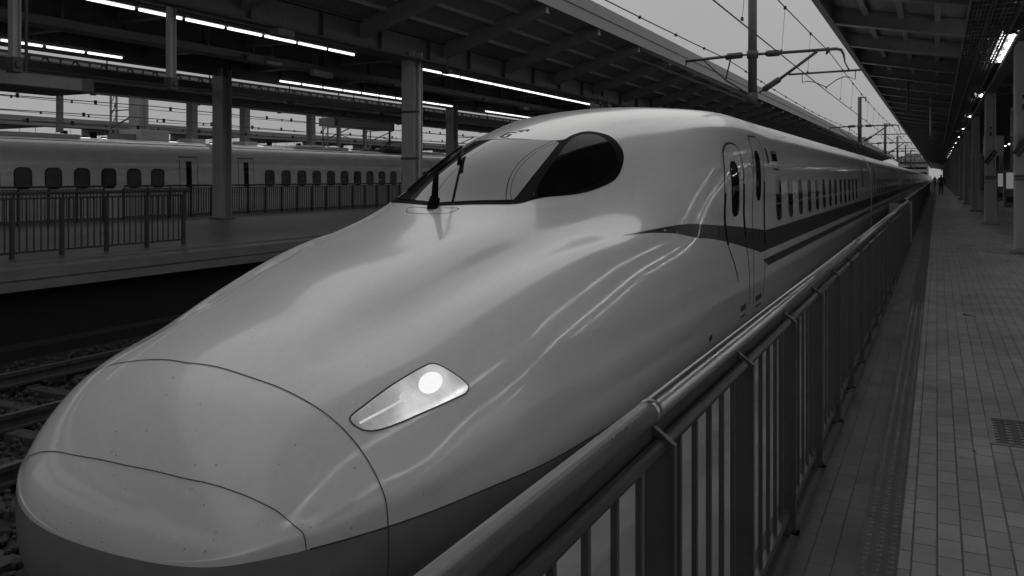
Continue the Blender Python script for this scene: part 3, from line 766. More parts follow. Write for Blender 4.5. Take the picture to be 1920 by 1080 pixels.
# ------------------------------------------------------------------ platform fence beside the camera
FA = .546
def fence_bay_parts(root, L_, n, H=.966):
    """a fence length of n bays, local y from 0; x = 0 post line, rail leans to the train side (-x)"""
    b = MB(); b.tube([(-.02, -.02, H-.029), (-.02, L_+.0, H-.029)], .0255, 20); o = b.build('hand_rail', 'rail', root, smooth=True)
    b = MB(); b.tube([(-.02, -.035, H-.029), (-.02, -.01, H-.029)], .0275, 20); b.build('joint_sleeve', 'rail', o, smooth=True)
    b = MB(); b.tube([(.0, 0, H-.105), (.0, L_, H-.105)], .017, 10); b.build('upper_rail', 'post', root, smooth=True)
    b = MB(); b.box(-.012, .012, 0, L_, .075, .105); b.build('lower_rail', 'post', root)
    b = MB(); b.box(-.022, -.016, 0, L_, H-.10, H-.05); b.build('rail_web', 'post', root)
    b = MB(); st = L_/n
    for i in range(n):
        for k in range(1, 6):
            y = i*st+k*st/6; b.box(-.0065, .0065, y-.0075, y+.0075, .105, H-.118)
    b.build('baluster_panel', 'post', root)
    for i in range(n):
        y = i*st
        b = MB(); b.box(-.034, .034, y-.011, y+.011, -.02, H-.10)
        b.bar((.03, y, H-.105), (-.03, y, H-.06), .018, .014)
        b.box(-.05, .05, y-.03, y+.03, .0, .012)
        b.build('post', 'post', root)
fl = [('stainless steel platform fence length nearest the camera, with wide dark posts', -3.55), ('second length of platform fence from the camera, beside the train nose', 1.85),
      ('third length of platform fence from the camera, beside the train cab door', 7.25), ('fourth length of platform fence from the camera, beside the first carriage windows', 12.65)]
for lb, y0 in fl:
    r = empty('platform_fence', (-FA, y0, PZ)); tag(r, lb, 'fence', 'fence lengths beside the bullet train'); fence_bay_parts(r, 5.4, 6)
r = empty('platform_fence', (-FA, 18.05, PZ)); tag(r, 'short fifth length of platform fence ending at the pale gate post', 'fence', 'fence lengths beside the bullet train'); fence_bay_parts(r, 3.0, 3)
# gate post and the fence beyond it, set nearer the track
r = empty('gate_post', (-FA-.02, 21.3, PZ)); tag(r, 'pale flat gate post where the platform fence steps towards the track', 'post')
b = MB(); b.box(-.06,.06,-.05,.05,0,.92); b.box(-.42,-.10,.3,.34,.06,.86); b.build('panel', 'steel', r, bevel=.006); b = MB(); b.box(-.08,.08,-.07,.07,0,.02); b.build('foot', 'post', r)
for i, y0 in enumerate((22.4, 36, 50, 64, 78)):
    r = empty('far_platform_fence', (-FA-.1, y0, PZ))
    tag(r, ['fence length just beyond the pale gate post', 'fence length well beyond the gate post, beside the second carriage', 'distant fence length short of the walking person', 'distant fence length beside the walking person in black', 'farthest fence length seen beyond the walking person'][i], 'fence', 'fence lengths beyond the gate post')
    L_ = 13.2
    b = MB(); b.tube([(-.02, 0, .934), (-.02, L_, .934)], .03, 8); b.build('hand_rail', 'rail', r, smooth=True)
    b = MB(); b.box(-.012, .012, 0, L_, .075, .105); b.box(-.012, .012, 0, L_, .83, .86); b.build('lower_rail', 'post', r)
    b = MB()
    for k in range(88): b.box(-.016, .016, .15*k, .15*k+.012, .105, .83)
    b.build('baluster_panel', 'post', r)
    for k in range(15):
        b = MB(); b.box(-.034, .034, .93*k, .93*k+.024, 0, .92); b.build('post', 'post', r)

# ------------------------------------------------------------------ fences on the left platform
def left_fence(a, y0, y1, st, H, nb, label, grp=None, y_end_bracket=True):
    r = empty('platform_fence', (A(a), y0, PZ)); tag(r, label, 'fence', grp); L_ = y1-y0
    b = MB(); b.tube([(.06, -.02, H-.03), (.06, L_+.12, H-.03)], .03, 8); b.build('hand_rail', 'post', r, smooth=True)
    b = MB(); b.tube([(0, 0, H-.13), (0, L_, H-.13)], .018, 6); b.build('upper_rail', 'post', r, smooth=True)
    b = MB(); b.box(-.015, .015, 0, L_, .09, .125); b.build('lower_rail', 'post', r)
    n = int(round(L_/st)); b = MB()
    for i in range(n):
        for k in range(1, nb+1):
            y = i*st+k*st/(nb+1); b.box(-.010, .010, y-.010, y+.010, .125, H-.14)
    b.build('baluster_panel', 'post', r)
    if n <= 60:
        for i in range(n+1):
            b = MB(); y = i*st; b.box(-.03, .03, y-.035, y+.035, 0, H-.12); b.bar((0, y, H-.15), (.06, y+.0, H-.04), .03, .03); b.build('post', 'post', r)
    return r
left_fence(14.7, 13.7-.97*12, 13.7, .97, 1.2, 6, 'dark barred railing in front on the left platform, ending in the open')
left_fence(24.9, 0, 19.8, .99, 1.19, 7, 'long dark barred railing in front of the far train, left of the nearer column')
left_fence(24.9, 20.6, 61.2, .99, 1.19, 7, 'long dark barred railing in front of the far train, right of the nearer column')

# ------------------------------------------------------------------ columns of the left canopy
def ibeam(b, x, y, z0, z1, w, t=.03, dirx=True):
    if dirx:
        b.box(x-w/2, x-w/2+t, y-w/2, y+w/2, z0, z1); b.box(x+w/2-t, x+w/2, y-w/2, y+w/2, z0, z1); b.box(x-w/2+t, x+w/2-t, y-t/2, y+t/2, z0, z1)
    else:
        b.box(x-w/2, x+w/2, y-w/2, y-w/2+t, z0, z1); b.box(x-w/2, x+w/2, y+w/2-t, y+w/2, z0, z1); b.box(x-t/2, x+t/2, y-w/2+t, y+w/2-t, z0, z1)
def column(name, x, y, z0, z1, w, label, grp, pipe=False, dirx=True, m='column', foot=None):
    r = empty(name, (x, y, z0)); tag(r, label, 'column', grp)
    b = MB(); ibeam(b, 0, 0, 0, z1-z0, w, dirx=dirx); b.build('shaft', m, r)
    f = foot or w*.72
    b = MB(); b.box(-f, f, -f, f, 0, .09); b.build('plinth', 'steel', r, bevel=.02)
    if pipe:
        b = MB(); b.tube([(w/2+.09, -.1, 0), (w/2+.09, -.1, z1-z0-.2)], .055, 8); b.build('drain_pipe', 'box', r, smooth=True)
        b = MB(); b.box(-w/2-.01, w/2+.16, -w/2-.02, -w/2, 2.0, 2.06); b.box(-w/2-.01, w/2+.16, -w/2-.02, -w/2, 3.4, 3.46); b.build('pipe_clip', 'dsteel', r)
    return r
lc = [(14.3, 22.2, 'square grey canopy column behind the train nose, with a pale drain pipe', True),
      (22.5, 22.7, 'grey canopy column standing free on the left platform', False),
      (22.5, 38.7, 'slim grey canopy column just left of the cab roof of the bullet train', False),
      (14.3, 38.0, 'canopy column hidden mostly by the cab roof, second in the near row', True),
      (22.5, 54.7, 'distant canopy column behind the cab roof', False), (14.3, 54.0, 'third canopy column in the near row, behind the train roof', False)]
for a, y, lb, pp in lc: column('canopy_column', A(a), y, PZ, 6.5, .46, lb, 'steel columns of the left canopy', pp, dirx=False)

# ------------------------------------------------------------------ left canopy (butterfly roof)
def canopy(label, prof, girders, y0, y1, rafter_step, raf0, edge_r, edge_l, lit=True, purl=True):
    """prof: list of (a, z) along the soffit from right to left"""
    r = empty('platform_canopy', (A(prof[0][0]), y0, prof[0][1])); tag(r, label, 'canopy')
    off = Vector((-A(prof[0][0]), -y0, -prof[0][1]))
    def fin(o): o.location = off; return o
    b = MB(); n = len(prof); vs = []
    for y in (y0, y1):
        for a, z in prof: vs.append((A(a), y, z+.42))
        for a, z in prof[::-1]: vs.append((A(a), y, z+.52))
    fs = [(i, (i+1) % (2*n), (i+1) % (2*n)+2*n, i+2*n) for i in range(2*n)] + [tuple(range(2*n)), tuple(range(4*n-1, 2*n-1, -1))]
    fin(b.add(vs, fs).build('roof_sheet', 'deck', r))
    # rafters
    k = 0; y = raf0
    while y < y1:
        b = MB()
        for (a0, z0), (a1, z1) in zip(prof[:-1], prof[1:]):
            b.add([(A(a), y+dy, z+dz) for dy in (-.09, .09) for (a, z, dz) in ((a0, z0, .02), (a1, z1, -.05), (a1, z1, .415), (a0, z0, .415))], [(0,1,2,3),(7,6,5,4),(0,4,5,1),(1,5,6,2),(2,6,7,3),(3,7,4,0)])
            b.add([(A(a), y+dy, z+dz) for dy in (-.14, .14) for (a, z, dz) in ((a0, z0, -.01), (a1, z1, -.08), (a1, z1, -.05), (a0, z0, .02))], [(0,1,2,3),(7,6,5,4),(0,4,5,1),(1,5,6,2),(2,6,7,3),(3,7,4,0)])
        if k < 60: fin(b.build('rafter', 'steel', r))
        y += rafter_step; k += 1
    if purl:
        for (a0, z0), (a1, z1) in zip(prof[:-1], prof[1:]):
            m_ = int(abs(a1-a0)/.75)
            for j in range(1, m_):
                t = j/m_; b = MB(); a = a0+(a1-a0)*t; z = z0+(z1-z0)*t
                b.box(A(a)-.03, A(a)+.03, y0, y1, z+.30, z+.415); b.box(A(a)-.055, A(a)+.055, y0, y1, z+.285, z+.30)
                fin(b.build('purlin', 'steel', r))
    for a, zb, zt, w in girders:
        b = MB(); b.box(A(a)-.02, A(a)+.02, y0, y1, zb, zt); b.box(A(a)-w, A(a)+w, y0, y1, zb-.03, zb); b.box(A(a)-w, A(a)+w, y0, y1, zt, zt+.03)
        yy = y0+1
        while yy < min(y1, 120): b.box(A(a)-w*.9, A(a)+w*.9, yy, yy+.02, zb, zt); yy += 2.6
        fin(b.build('girder', 'dsteel', r))
    for e, nm in ((edge_r, 'fascia'), (edge_l, 'fascia')):
        if e:
            a, z0, z1 = e; b = MB(); b.box(A(a)-.05, A(a)+.05, y0, y1, z0, z1); b.box(A(a)+(.05 if e is edge_r else -.09), A(a)+(.09 if e is edge_r else -.05), y0, y1, z0+(z1-z0)*.48, z0+(z1-z0)*.52); 
            fin(b.build(nm, 'fascia', r))
    return r
LC = canopy('big left canopy with pale fascia and steel rafters over the left platform',
    [(10.65, 7.72), (14.3, 6.62), (22.5, 6.62), (26.6, 7.6)], [(14.3, 6.28, 6.98, .16), (18.4, 6.4, 6.9, .1), (22.5, 6.28, 6.98, .16)], -30, 260, 4.5, 24.1-4.5*11, (10.58, 7.90, 8.72), (26.7, 7.75, 8.3))
FC = canopy('second canopy over the platform beyond the far train, dark underside',
    [(31.4, 6.95), (33.4, 6.4), (38.5, 7.2)], [(33.4, 6.42, 6.8, .16)], -30, 220, 6, -28, (31.35, 7.1, 7.45), (38.6, 7.4, 7.8), purl=False)
XC = canopy('distant low dark canopy seen as a band above the roof of the far train',
    [(47.0, 5.75), (55.0, 5.75)], [(47.3, 5.74, 5.9, .1)], -40, 260, 8, -38, (46.9, 5.72, 6.2), None, purl=False)

# conduits and cable trays slung under the left canopy
def along(name, a, z, r, m, label, cat, y0=-20, y1=140, sq=None):
    b = MB()
    if sq: b.box(A(a)-sq[0], A(a)+sq[0], y0, y1, z-sq[1], z+sq[1])
    else: b.tube([(A(a), y0, z), (A(a), y1, z)], r, 6)
    return tag(b.build(name, m), label, cat)
along('cable_tray', 15.1, 6.42, 0, 'dsteel', 'cable tray just above the nearer row of tube lamps on the left', 'cable tray', sq=(.18, .05))
along('cable_tray', 13.9, 6.22, 0, 'dsteel', 'narrow cable tray hung below the nearer canopy girder on the left', 'cable tray', sq=(.1, .04))
along('cable_tray', 16.6, 5.92, 0, 'dsteel', 'wide dark cable tray between the two rows of tube lamps', 'cable tray', sq=(.25, .09))
along('cable_tray', 23.6, 5.95, 0, 'dsteel', 'wide dark cable tray beside the farther row of tube lamps', 'cable tray', sq=(.3, .12))
along('cable_tray', 24.6, 5.6, 0, 'dsteel', 'dark cable duct slung at the back edge of the left canopy', 'cable tray', sq=(.3, .15))
along('conduit', 13.7, 6.2, .035, 'dsteel', 'thin conduit along the near girder of the left canopy', 'conduit')
along('conduit', 26.1, 5.95, .05, 'dsteel', 'thin pipe along the back of the left canopy', 'conduit')
# lattice girder across the gap between the two left canopies
lt = empty('lattice_girder', (A(28.4), -20, 6.3)); tag(lt, 'dark lattice girder seen against the sky gap between the two left canopies', 'girder')
b = MB(); b.box(-.06, .06, 0, 120, 0, .09); b.build('bottom_chord', 'dsteel', lt)
b = MB(); b.box(-.06, .06, 0, 120, .66, .74); b.build('top_chord', 'dsteel', lt)
b = MB()
for k in range(100):
    b.bar((0, k*1.2, .05), (0, k*1.2+.6, .7), .05, .05); b.bar((0, k*1.2+.6, .7), (0, k*1.2+1.2, .05), .05, .05); b.box(-.02, .02, k*1.2-.03, k*1.2+.03, 0, .7)
    if k % 3 == 0: b.box(-.1, .1, k*1.2+.4, k*1.2+.75, .1, .45)
b.build('lattice', 'dsteel', lt)
# junction boxes, loudspeakers and signals cluttering the back edge of the left canopy
rj = np.random.RandomState(11)
for k in range(46):
    a_ = rj.choice([13.6, 16.2, 24.2, 26.3, 27.4]); y_ = float(rj.uniform(15, 62)); z_ = {13.6: 6.05, 16.2: 5.78, 24.2: 5.5, 26.3: 5.85, 27.4: 6.15}[a_]+float(rj.uniform(-.12, .1))
    r = empty('junction_box', (A(a_), y_, z_)); tag(r, ordl(k, 'small dark box hung along the cable ducts of the left canopy'), 'box', 'small boxes along the left cable ducts')
    w, l, h = rj.uniform(.05, .14), rj.uniform(.08, .32), rj.uniform(.07, .2)
    b = MB(); b.box(-w, w, -l, l, -h/2, h/2); b.build('casing', 'steel' if k % 3 == 0 else 'dsteel', r, bevel=.01)
    b = MB(); b.tube([(0, 0, h/2), (0, 0, h/2+.5)], .014, 5); b.build('rod', 'dsteel', r)
# tray hangers
def hangers(a, z0, z1, y0, step, n, label):
    for i in range(n):
        b = MB(); b.box(-.015, .015, -.015, .015, 0, z1-z0); b.box(-.2, .2, -.02, .02, -.03, 0)
        tag(b.build('tray_hanger', 'dsteel', loc=(A(a), y0+step*i, z0)), ordl(i, label.replace('hangers', 'hanger')), 'hanger', label)
hangers(16.6, 6.0, 6.9, 4, 4.1, 14, 'thin rod hangers of the wide tray between lamp rows')
hangers(23.6, 6.07, 6.95, 6, 4.3, 12, 'thin rod hangers of the wide tray by the farther lamp row')
hangers(15.1, 6.46, 6.95, 5, 2.25, 20, 'thin rod hangers of the tray above the nearer lamp row')

# tube lamps
def lamp_run(a, z, ys, L_, label, grp, tubes=1, tr=.032, tm='tube'):
    proto = None
    for iy, y in enumerate(ys):
        if proto is None:
            r = empty('tube_lamp', (A(a), y, z)); b = MB(); b.box(-.09, .09, 0, L_, .03, .11); b.build('housing', 'housing', r)
            for k in range(tubes):
                x = 0 if tubes == 1 else (-.065+.13*k); b = MB(); b.tube([(x, .04, 0), (x, L_-.04, 0)], tr, 8); b.build('tube', tm, r, smooth=True)
            b = MB(); b.box(-.01, .01, .1, .12, .11, .5); b.box(-.01, .01, L_-.12, L_-.1, .11, .5); b.build('hanger', 'dsteel', r)
            proto = r; o = r
        else:
            o = copy_tree(proto); o.location = (A(a), y, z)
        tag(o, ordl(iy, label) if len(ys) <= 20 and tr > .03 else label, 'lamp', grp)
def seq(y0, y1, st): return [y0+st*i for i in range(int((y1-y0)/st)+1)]
def yof(a, x):  # helper: station y where a line at offset a passes picture column x
    k = 1757-x; f = 1620.; c_, s_ = math.cos(YAW), math.sin(YAW); return (f*a/c_/k-a*s_)/c_
lamp_run(15.0, 6.22, seq(5.2, 19.3, 1.26), 1.2, 'lit tube from the left in the nearer left canopy row, before the gap', 'nearer row of tube lamps under the left canopy, front run')
lamp_run(15.0, 6.22, seq(23.9, 38, 1.26), 1.2, 'lit tube of the nearer left canopy row, beyond its gap', 'nearer row of tube lamps under the left canopy, back run')
lamp_run(21.5, 6.22, seq(9.0, 17.5, 1.26), 1.2, 'lit tube of the farther left canopy row, left of the free standing column', 'farther row of tube lamps, left run')
lamp_run(21.5, 6.22, seq(24.5, 36.5, 1.26), 1.2, 'lit tube of the farther left canopy row, between the two square columns', 'farther row of tube lamps, middle run')
lamp_run(21.5, 6.22, seq(40.5, 50, 1.26), 1.2, 'lit tube of the farther left canopy row, just left of the cab roof', 'farther row of tube lamps, right run')
lamp_run(32.3, 6.35, seq(8, 60, 2.6), 1.2, 'small lit tube under the second canopy beyond the far train', 'tube lamps of the second canopy', tr=.016)
lamp_run(50.0, 5.3, seq(6, 90, 2.4), 1.6, 'small lit tube under the distant low canopy', 'tube lamps of the distant low canopy', tr=.018)
lamp_run(53.0, 4.8, seq(5, 90, 3.1), 1.6, 'small lit tube far back under the distant low canopy', 'tube lamps at the back of the distant canopy', tr=.018)

# hanging posts and direction sign under the left canopy
for y, lb in ((9.6, 'grey hanging post at the left edge of the picture, carrying the sign board'), (13.0, 'grey hanging post left of the free standing column')):
    r = empty('hanging_post', (A(14.3), y, 4.75)); tag(r, lb, 'hanging post', 'hanging posts under the left canopy')
    b = MB(); b.box(-.07,.07,-.075,-.055,0,1.55); b.box(-.07,.07,.055,.075,0,1.55); b.box(-.015,.015,-.055,.055,0,1.55); b.build('shaft', 'column', r)
    b = MB(); b.box(-.1,.1,-.1,.1,-.24,.03); b.tube([(-.14,0,-.1),(.14,0,-.1)], .07, 10); b.build('bracket', 'dsteel', r, bevel=.02)
r = empty('sign_board', (A(15.3), 5.5, 4.33)); tag(r, 'long grey hanging sign board seen edge on at the left, below the canopy', 'sign')
b = MB(); b.box(-.6,.6,0,6.0,0,.28); b.build('casing', 'dsteel', r, bevel=.03)
b = MB(); b.box(-.62,-.605,.3,5.7,.03,.25); b.box(.605,.62,.3,5.7,.03,.25); b.build('panel', 'steel', r)
b = MB(); b.tube([(0,1,.28),(0,1,1.9)], .03, 6); b.tube([(0,5,.28),(0,5,1.9)], .03, 6); b.build('hanger', 'dsteel', r)
r = empty('sign_board', (A(27.8), yof(27.8, 612), 5.32)); tag(r, 'grey hanging sign board seen between the two square columns', 'sign')
b = MB(); b.box(-.5,.5,0,5.4,0,.42); b.build('casing', 'steel', r, bevel=.03)
b = MB(); b.box(.505,.52,.3,5.1,.05,.36); b.build('panel', 'box', r)
b = MB(); b.tube([(0,1,.42),(0,1,2.3)], .03, 6); b.tube([(0,4.6,.42),(0,4.6,2.3)], .03, 6); b.build('hanger', 'dsteel', r)

# far platform: columns, hanging rods with boxes, low equipment over the far train
fcl = [(31.0, yof(31.0, 260), .56, 'thick grey column rising behind the far train at the left')] 
for a, y, w, lb in fcl: column('canopy_column', A(a), y, PZ+.1, 6.5, w, lb, 'columns of the second canopy', dirx=False)
for x, lb in ((112, 'thin dark hanging rod left of the thick column'), (360, 'medium hanging post just left of the free standing column'), (459, 'hanging post right of the free standing column'), (583, 'hanging post above the far train, third box'), (635, 'thin rod near the middle sign'), (684, 'thin rod right of the middle sign')):
    a = 33.0; y = yof(a, x); r = empty('hanging_post', (A(a), y, 4.6)); tag(r, lb, 'hanging post', 'hanging posts over the far platform')
    w = .1 if x in (112, 635, 684) else .19
    b = MB(); b.box(-w, w, -w, w, 0, 1.9); b.build('shaft', 'steel', r)
    if w > .1:
        b = MB(); b.box(-.45, .45, -.45, .45, -.95, -.0); b.build('box', 'box', r, bevel=.02)
r = empty('equipment_box', (A(30.4), yof(30.4, 258), 4.15)); tag(r, 'large pale box at the foot of the thick column above the far train', 'box')
b = MB(); b.box(-.55,.75,-.5,1.0,-.1,.55); b.build('casing', 'box', r, bevel=.02); b = MB(); b.box(-.5,.5,-1.1,-.52,-.05,.35); b.build('side_unit', 'steel', r)
for x in (120, 175, 300, 410, 505, 560, 640, 700, 760):
    y = yof(50., x); column('distant_column', A(50.), y, PZ, 5.7, .3, ordl([120, 175, 300, 410, 505, 560, 640, 700, 760].index(x), 'distant column from the left under the low dark canopy'), 'distant columns under the low canopy', m='dsteel')

# ------------------------------------------------------------------ far train on the left
FTX = A(25.6)-1.68; DZ = -.13
ft = empty('standing_train', (FTX, -30, DZ)); ft.scale = (1, 1, 1.17); tag(ft, 'long white passenger train with small dark windows standing beyond the left platform', 'train')
def fcar(y0, ph):
    b = MB(); n = len(SEC)
    b.add([(v[0]-TX, y, v[2]) for y in (0, 24.5) for v in SEC], [(i, (i+1) % n, (i+1) % n+n, i+n) for i in range(n)]+[tuple(range(n)), tuple(range(2*n-1, n-1, -1))])
    c = b.build('carriage', 'roofgrey', ft); smooth_angle(c, 50); c.location = (0, y0+30, 0)
    b = MB(); A_, _ = surf_ys(np.full(8, 15.), np.linspace(zs(1.22), 9.0, 8), .004)
    b.add([(p[0]-TX, yy, p[2]) for yy in (.02, 24.48) for p in A_], [(i, i+1, i+9, i+8) for i in range(7)]); b.build('skirt', 'skirt', c, smooth=True)
    for i in range(18 if ph < 1 else 19):
        o = add_window((3.95 if ph < 1 else 2.55)+1.04*i, c, 1, 0.0, 0.0); o.scale = (1.002, 1.25, 1)
        o.material_slots[0].link = 'OBJECT'; o.material_slots[0].material = M['farglass']
        for ch in o.children: ch.material_slots[0].link = 'OBJECT'; ch.material_slots[0].material = M['rubber']
    for y in (1.15, 23.1):
        for w0, w1, z0, z1, off, m, nm in ((-.45, .45, 1.3, 3.1, .003, 'seam', 'door'), (-.42, .42, 1.32, 3.07, .006, 'roofgrey', 'door_leaf'), (-.14, .14, 2.1, 2.95, .009, 'glass', 'door_window')):
            t = np.linspace(zs(z1), zs(z0), 9); A_, _ = surf_ys(np.full(9, 15.), t, off); b = MB()
            b.add([(p[0]-TX, y+yy, p[2]) for yy in (w0, w1) for p in A_], [(i, i+1, i+10, i+9) for i in range(8)])
            o = b.build(nm, m, c if nm == 'door' else d_, smooth=True)
            if nm == 'door': d_ = o
    for q0, q1 in ((5, 9), (14, 19)):
        b = MB(); b.box(-1.0, 1.0, q0, q1, 3.55, 3.68); b.build('roof_unit', 'roofgrey', c, bevel=.05)
    b = MB(); A_, _ = surf_ys(np.full(3, 15.), [2.02, 2.05, 2.1], .004)
    b.add([(p[0]-TX, yy, p[2]) for yy in (.02, 24.48) for p in A_], [(i, i+1, i+4, i+3) for i in range(2)]); b.build('gutter_line', 'seam', c)
# carriage joint seen at picture column ~ 248 and door at ~ 380
J = yof(25.6, 420)
for k, y0 in enumerate((J-24.9, J+.1, J+25.1, J+50.1, J+75.1)): fcar(y0, k)
b = MB()
for k in range(5): b.box(-1.4, 1.4, J+30-.42+25*k, J+30+.12+25*k, .9, 3.3)
b.build('gangway_bellows', 'under', ft)
b = MB()
for k in range(12): b.box(-1.3, 1.3, J-20+30+8.3*k, J-16+30+8.3*k, .3, .9)
b.build('bogies', 'under', ft)
# pantograph on the far train roof
pg = MB(); yb = yof(27, 730)+30
pg.bar((-.6, yb, 3.65), (-.5, yb+1.0, 4.05), .05, .05); pg.bar((.6, yb, 3.65), (.5, yb+1.0, 4.05), .05, .05); pg.bar((-.8, yb+1.0, 4.1), (.8, yb+1.0, 4.1), .06, .05); pg.box(-1.1, 1.1, yb-1.6, yb+1.4, 3.6, 3.72)
pg.build('pantograph', 'dsteel', ft)
for x, lo in ((745, 2.2),):
    y = yof(34, x); r = empty('signal_box', (A(34), y, 4.0)); tag(r, 'dark box on posts beyond the far train, left of the nearer column', 'signal box')
    b = MB(); b.box(-.5,.5,-1.2,1.2,0,.85); b.build('casing', 'dsteel', r); b = MB(); b.box(-.06,.06,-1,-.9,.85,2.4); b.box(-.06,.06,.9,1.,.85,2.4); b.build('posts', 'dsteel', r)

# ------------------------------------------------------------------ overhead line
def pole(y, label, brackets=True, top=9.9):
    r = empty('catenary_pole', (A(6.2), y, 5.45)); tag(r, label, 'pole', 'catenary poles between the tracks')
    b = MB(); b.tube([(0,0,0),(0,0,top-5.45)], .165, 14); b.build('mast', 'dsteel', r, smooth=True)
    b = MB(); b.tube([(0,0,.0),(0,0,.42)], .2, 14); b.tube([(0,0,1.72),(0,0,2.0)], .21, 14); b.build('clamp', 'dsteel', r, smooth=True)
    # bracket carrying the foot of the mast from the canopy edge
    b = MB(); b.bar((-.1,0,.25), (-4.3,.0,2.35), .09, .12); b.bar((-.1,0,.1), (-4.3,0,1.9), .05, .06); b.build('stay', 'dsteel', r)
    # right arm over the train track
    h = 1.86
    b = MB(); b.tube([(.2,0,h),(.55,0,h)], .05, 8); b.tube([(1.0,0,h),(2.95,0,h+.02),(3.12,0,h-.03),(3.2,.0,h-.2),(3.25,-.05,h-.5),(3.4,-.05,h-.8)], [.058,.058,.058,.045,.025,.025], 8)
    b.tube([(.25,0,.42),(.5,0,.58)], .035, 8); b.tube([(1.0,0,.9),(2.3,0,h-.03)], .055, 8); b.tube([(1.3,0,1.04),(3.95,0,1.08)], .038, 8)
    arm = b.build('arm', 'dsteel', r, smooth=True)
    b = MB(); b.tube([(.45,0,h),(.5,0,h),(.56,0,h),(.95,0,h),(1.02,0,h)], [.05,.10,.125,.125,.06], 10); b.build('insulator', 'insul', arm, smooth=True); b = MB(); b.tube([(.38,0,.50),(.43,0,.535),(.95,0,.87),(1.02,0,.915)], [.06,.115,.115,.06], 10); b.build('insulator', 'insul', arm, smooth=True)
    zc_ = .43                                   # contact wire height above the foot
    b = MB(); b.tube([(2.66,0,h+.1),(2.62,0,h-.16)], .04, 8); b.build('wire_clamp', 'dsteel', arm, smooth=True)
    b = MB(); b.tube([(1.78,0,1.05),(1.78,0,.72),(1.95,0,.76),(2.2,0,.72),(2.61,0,zc_+.08)], .018, 6)
    b.tube([(2.61,0,zc_+.08),(2.95,0,.76),(3.2,0,.86),(3.4,0,.84),(3.58,0,.74),(3.6,0,1.05)], .018, 6); b.build('steady_arm', 'dsteel', arm, smooth=True)
    # left arm carrying the feeder
    b = MB(); b.tube([(-.2,0,h),(-.4,0,h)], .035, 8); b.tube([(-.95,0,h-.02),(-2.55,0,h-.1)], .058, 8); b.tube([(-1.9,0,h-.06),(-1.0,0,.95)], .03, 6); b.tube([(-.8,0,h-.06),(-1.0,0,.95)], .03, 6)
    b.tube([(-2.45,0,h-.1),(-2.6,0,h-.35)], .025, 6); b.tube([(-1.0,0,.95),(-.1,0,.35)], .045, 6); larm = b.build('arm', 'dsteel', r, smooth=True)
    b = MB(); b.tube([(-.35,0,h),(-.4,0,h),(-.92,0,h-.02),(-.98,0,h-.03)], [.05,.12,.12,.06], 10); b.build('insulator', 'insul', larm, smooth=True)
    b = MB(); b.bar((0,0,top-5.5), (.55,0,top-5.5), .08, .08); b.tube([(.5,0,top-5.5),(.5,0,top-5.9)], .05, 8); b.build('top_bracket', 'dsteel', r)
    return r
pls = ['thick dark catenary pole nearest the camera, its foot above the train roof', 'second catenary pole, with a hooked top, in the strip of sky', 'third catenary pole in the strip of sky', 'fourth small catenary pole in the strip of sky', 'fifth tiny catenary pole near the end of the sky strip', 'sixth tiny catenary pole near the end of the sky strip', 'farthest tiny catenary pole at the end of the sky strip']
PY = [33, 83, 125, 165, 208, 250, 292]
p0 = pole(PY[0], pls[0], top=10.6)
p1 = pole(PY[1], pls[1])
for i in range(2, 7):
    o = copy_tree(p1); o.location = (A(6.2), PY[i], 5.45); tag(o, pls[i])
def wire(name, pts, r, label, cat='wire'):
    b = MB(); b.tube(pts, r, 5); return tag(b.build(name, 'wire', smooth=True), label, cat)
def cat_span(a, z, sag, ys, zig=0, n=10):
    pts = []
    for i in range(len(ys)-1):
        for k in range(n):
            t = k/n; pts.append((A(a+zig*(1-2*t)*(1 if i % 2 else -1)), ys[i]+(ys[i+1]-ys[i])*t, z-sag*4*t*(1-t)))
    pts.append((A(a), ys[-1], z)); return pts
YS = [-17]+PY+[340, 400]
wire('contact_wire', cat_span(3.59, 5.92, .02, YS, .1), .016, 'lower overhead wire running above the train, held by the steady arms')
mw = wire('messenger_wire', cat_span(3.5, 7.25, .28, YS), .016, 'upper overhead wire above the train with droppers hanging from it')
b = MB()
for i in range(len(YS)-1):
    for k in range(1, 10):
        t = k/10; y = YS[i]+(YS[i+1]-YS[i])*t; z = 7.25-.28*4*t*(1-t)
        if y < 130: b.tube([(A(3.5), y, z), (A(3.59), y, 5.92)], .005, 4)
tag(b.build('droppers', 'wire', mw), kind='stuff')
b = MB()
for i in range(len(YS)-1):
    for k in range(0, 10):
        t = k/10; y = YS[i]+(YS[i+1]-YS[i])*t; z = 7.25-.28*4*t*(1-t)
        b.box(A(3.5)-.03, A(3.5)+.03, y-.06, y+.06, z-.05, z+.03); b.box(A(3.59)-.02, A(3.59)+.02, y-.05, y+.05, 5.92, 5.99)
tag(b.build('clips', 'wire', mw), kind='stuff')
fw = wire('feeder_wire', cat_span(7.15, 7.2, .3, YS), .018, 'overhead wire on the left arms of the poles, dotted with clamps')
b = MB()
for i in range(len(YS)-1):
    for k in range(14):
        t = k/14; y = YS[i]+(YS[i+1]-YS[i])*t; z = 7.2-.3*4*t*(1-t)
        b.tube([(A(7.15), y-.07, z), (A(7.15), y, z), (A(7.15), y+.07, z)], [.02, .055, .02], 6)
tag(b.build('clamps', 'wire', fw, smooth=True), kind='stuff')
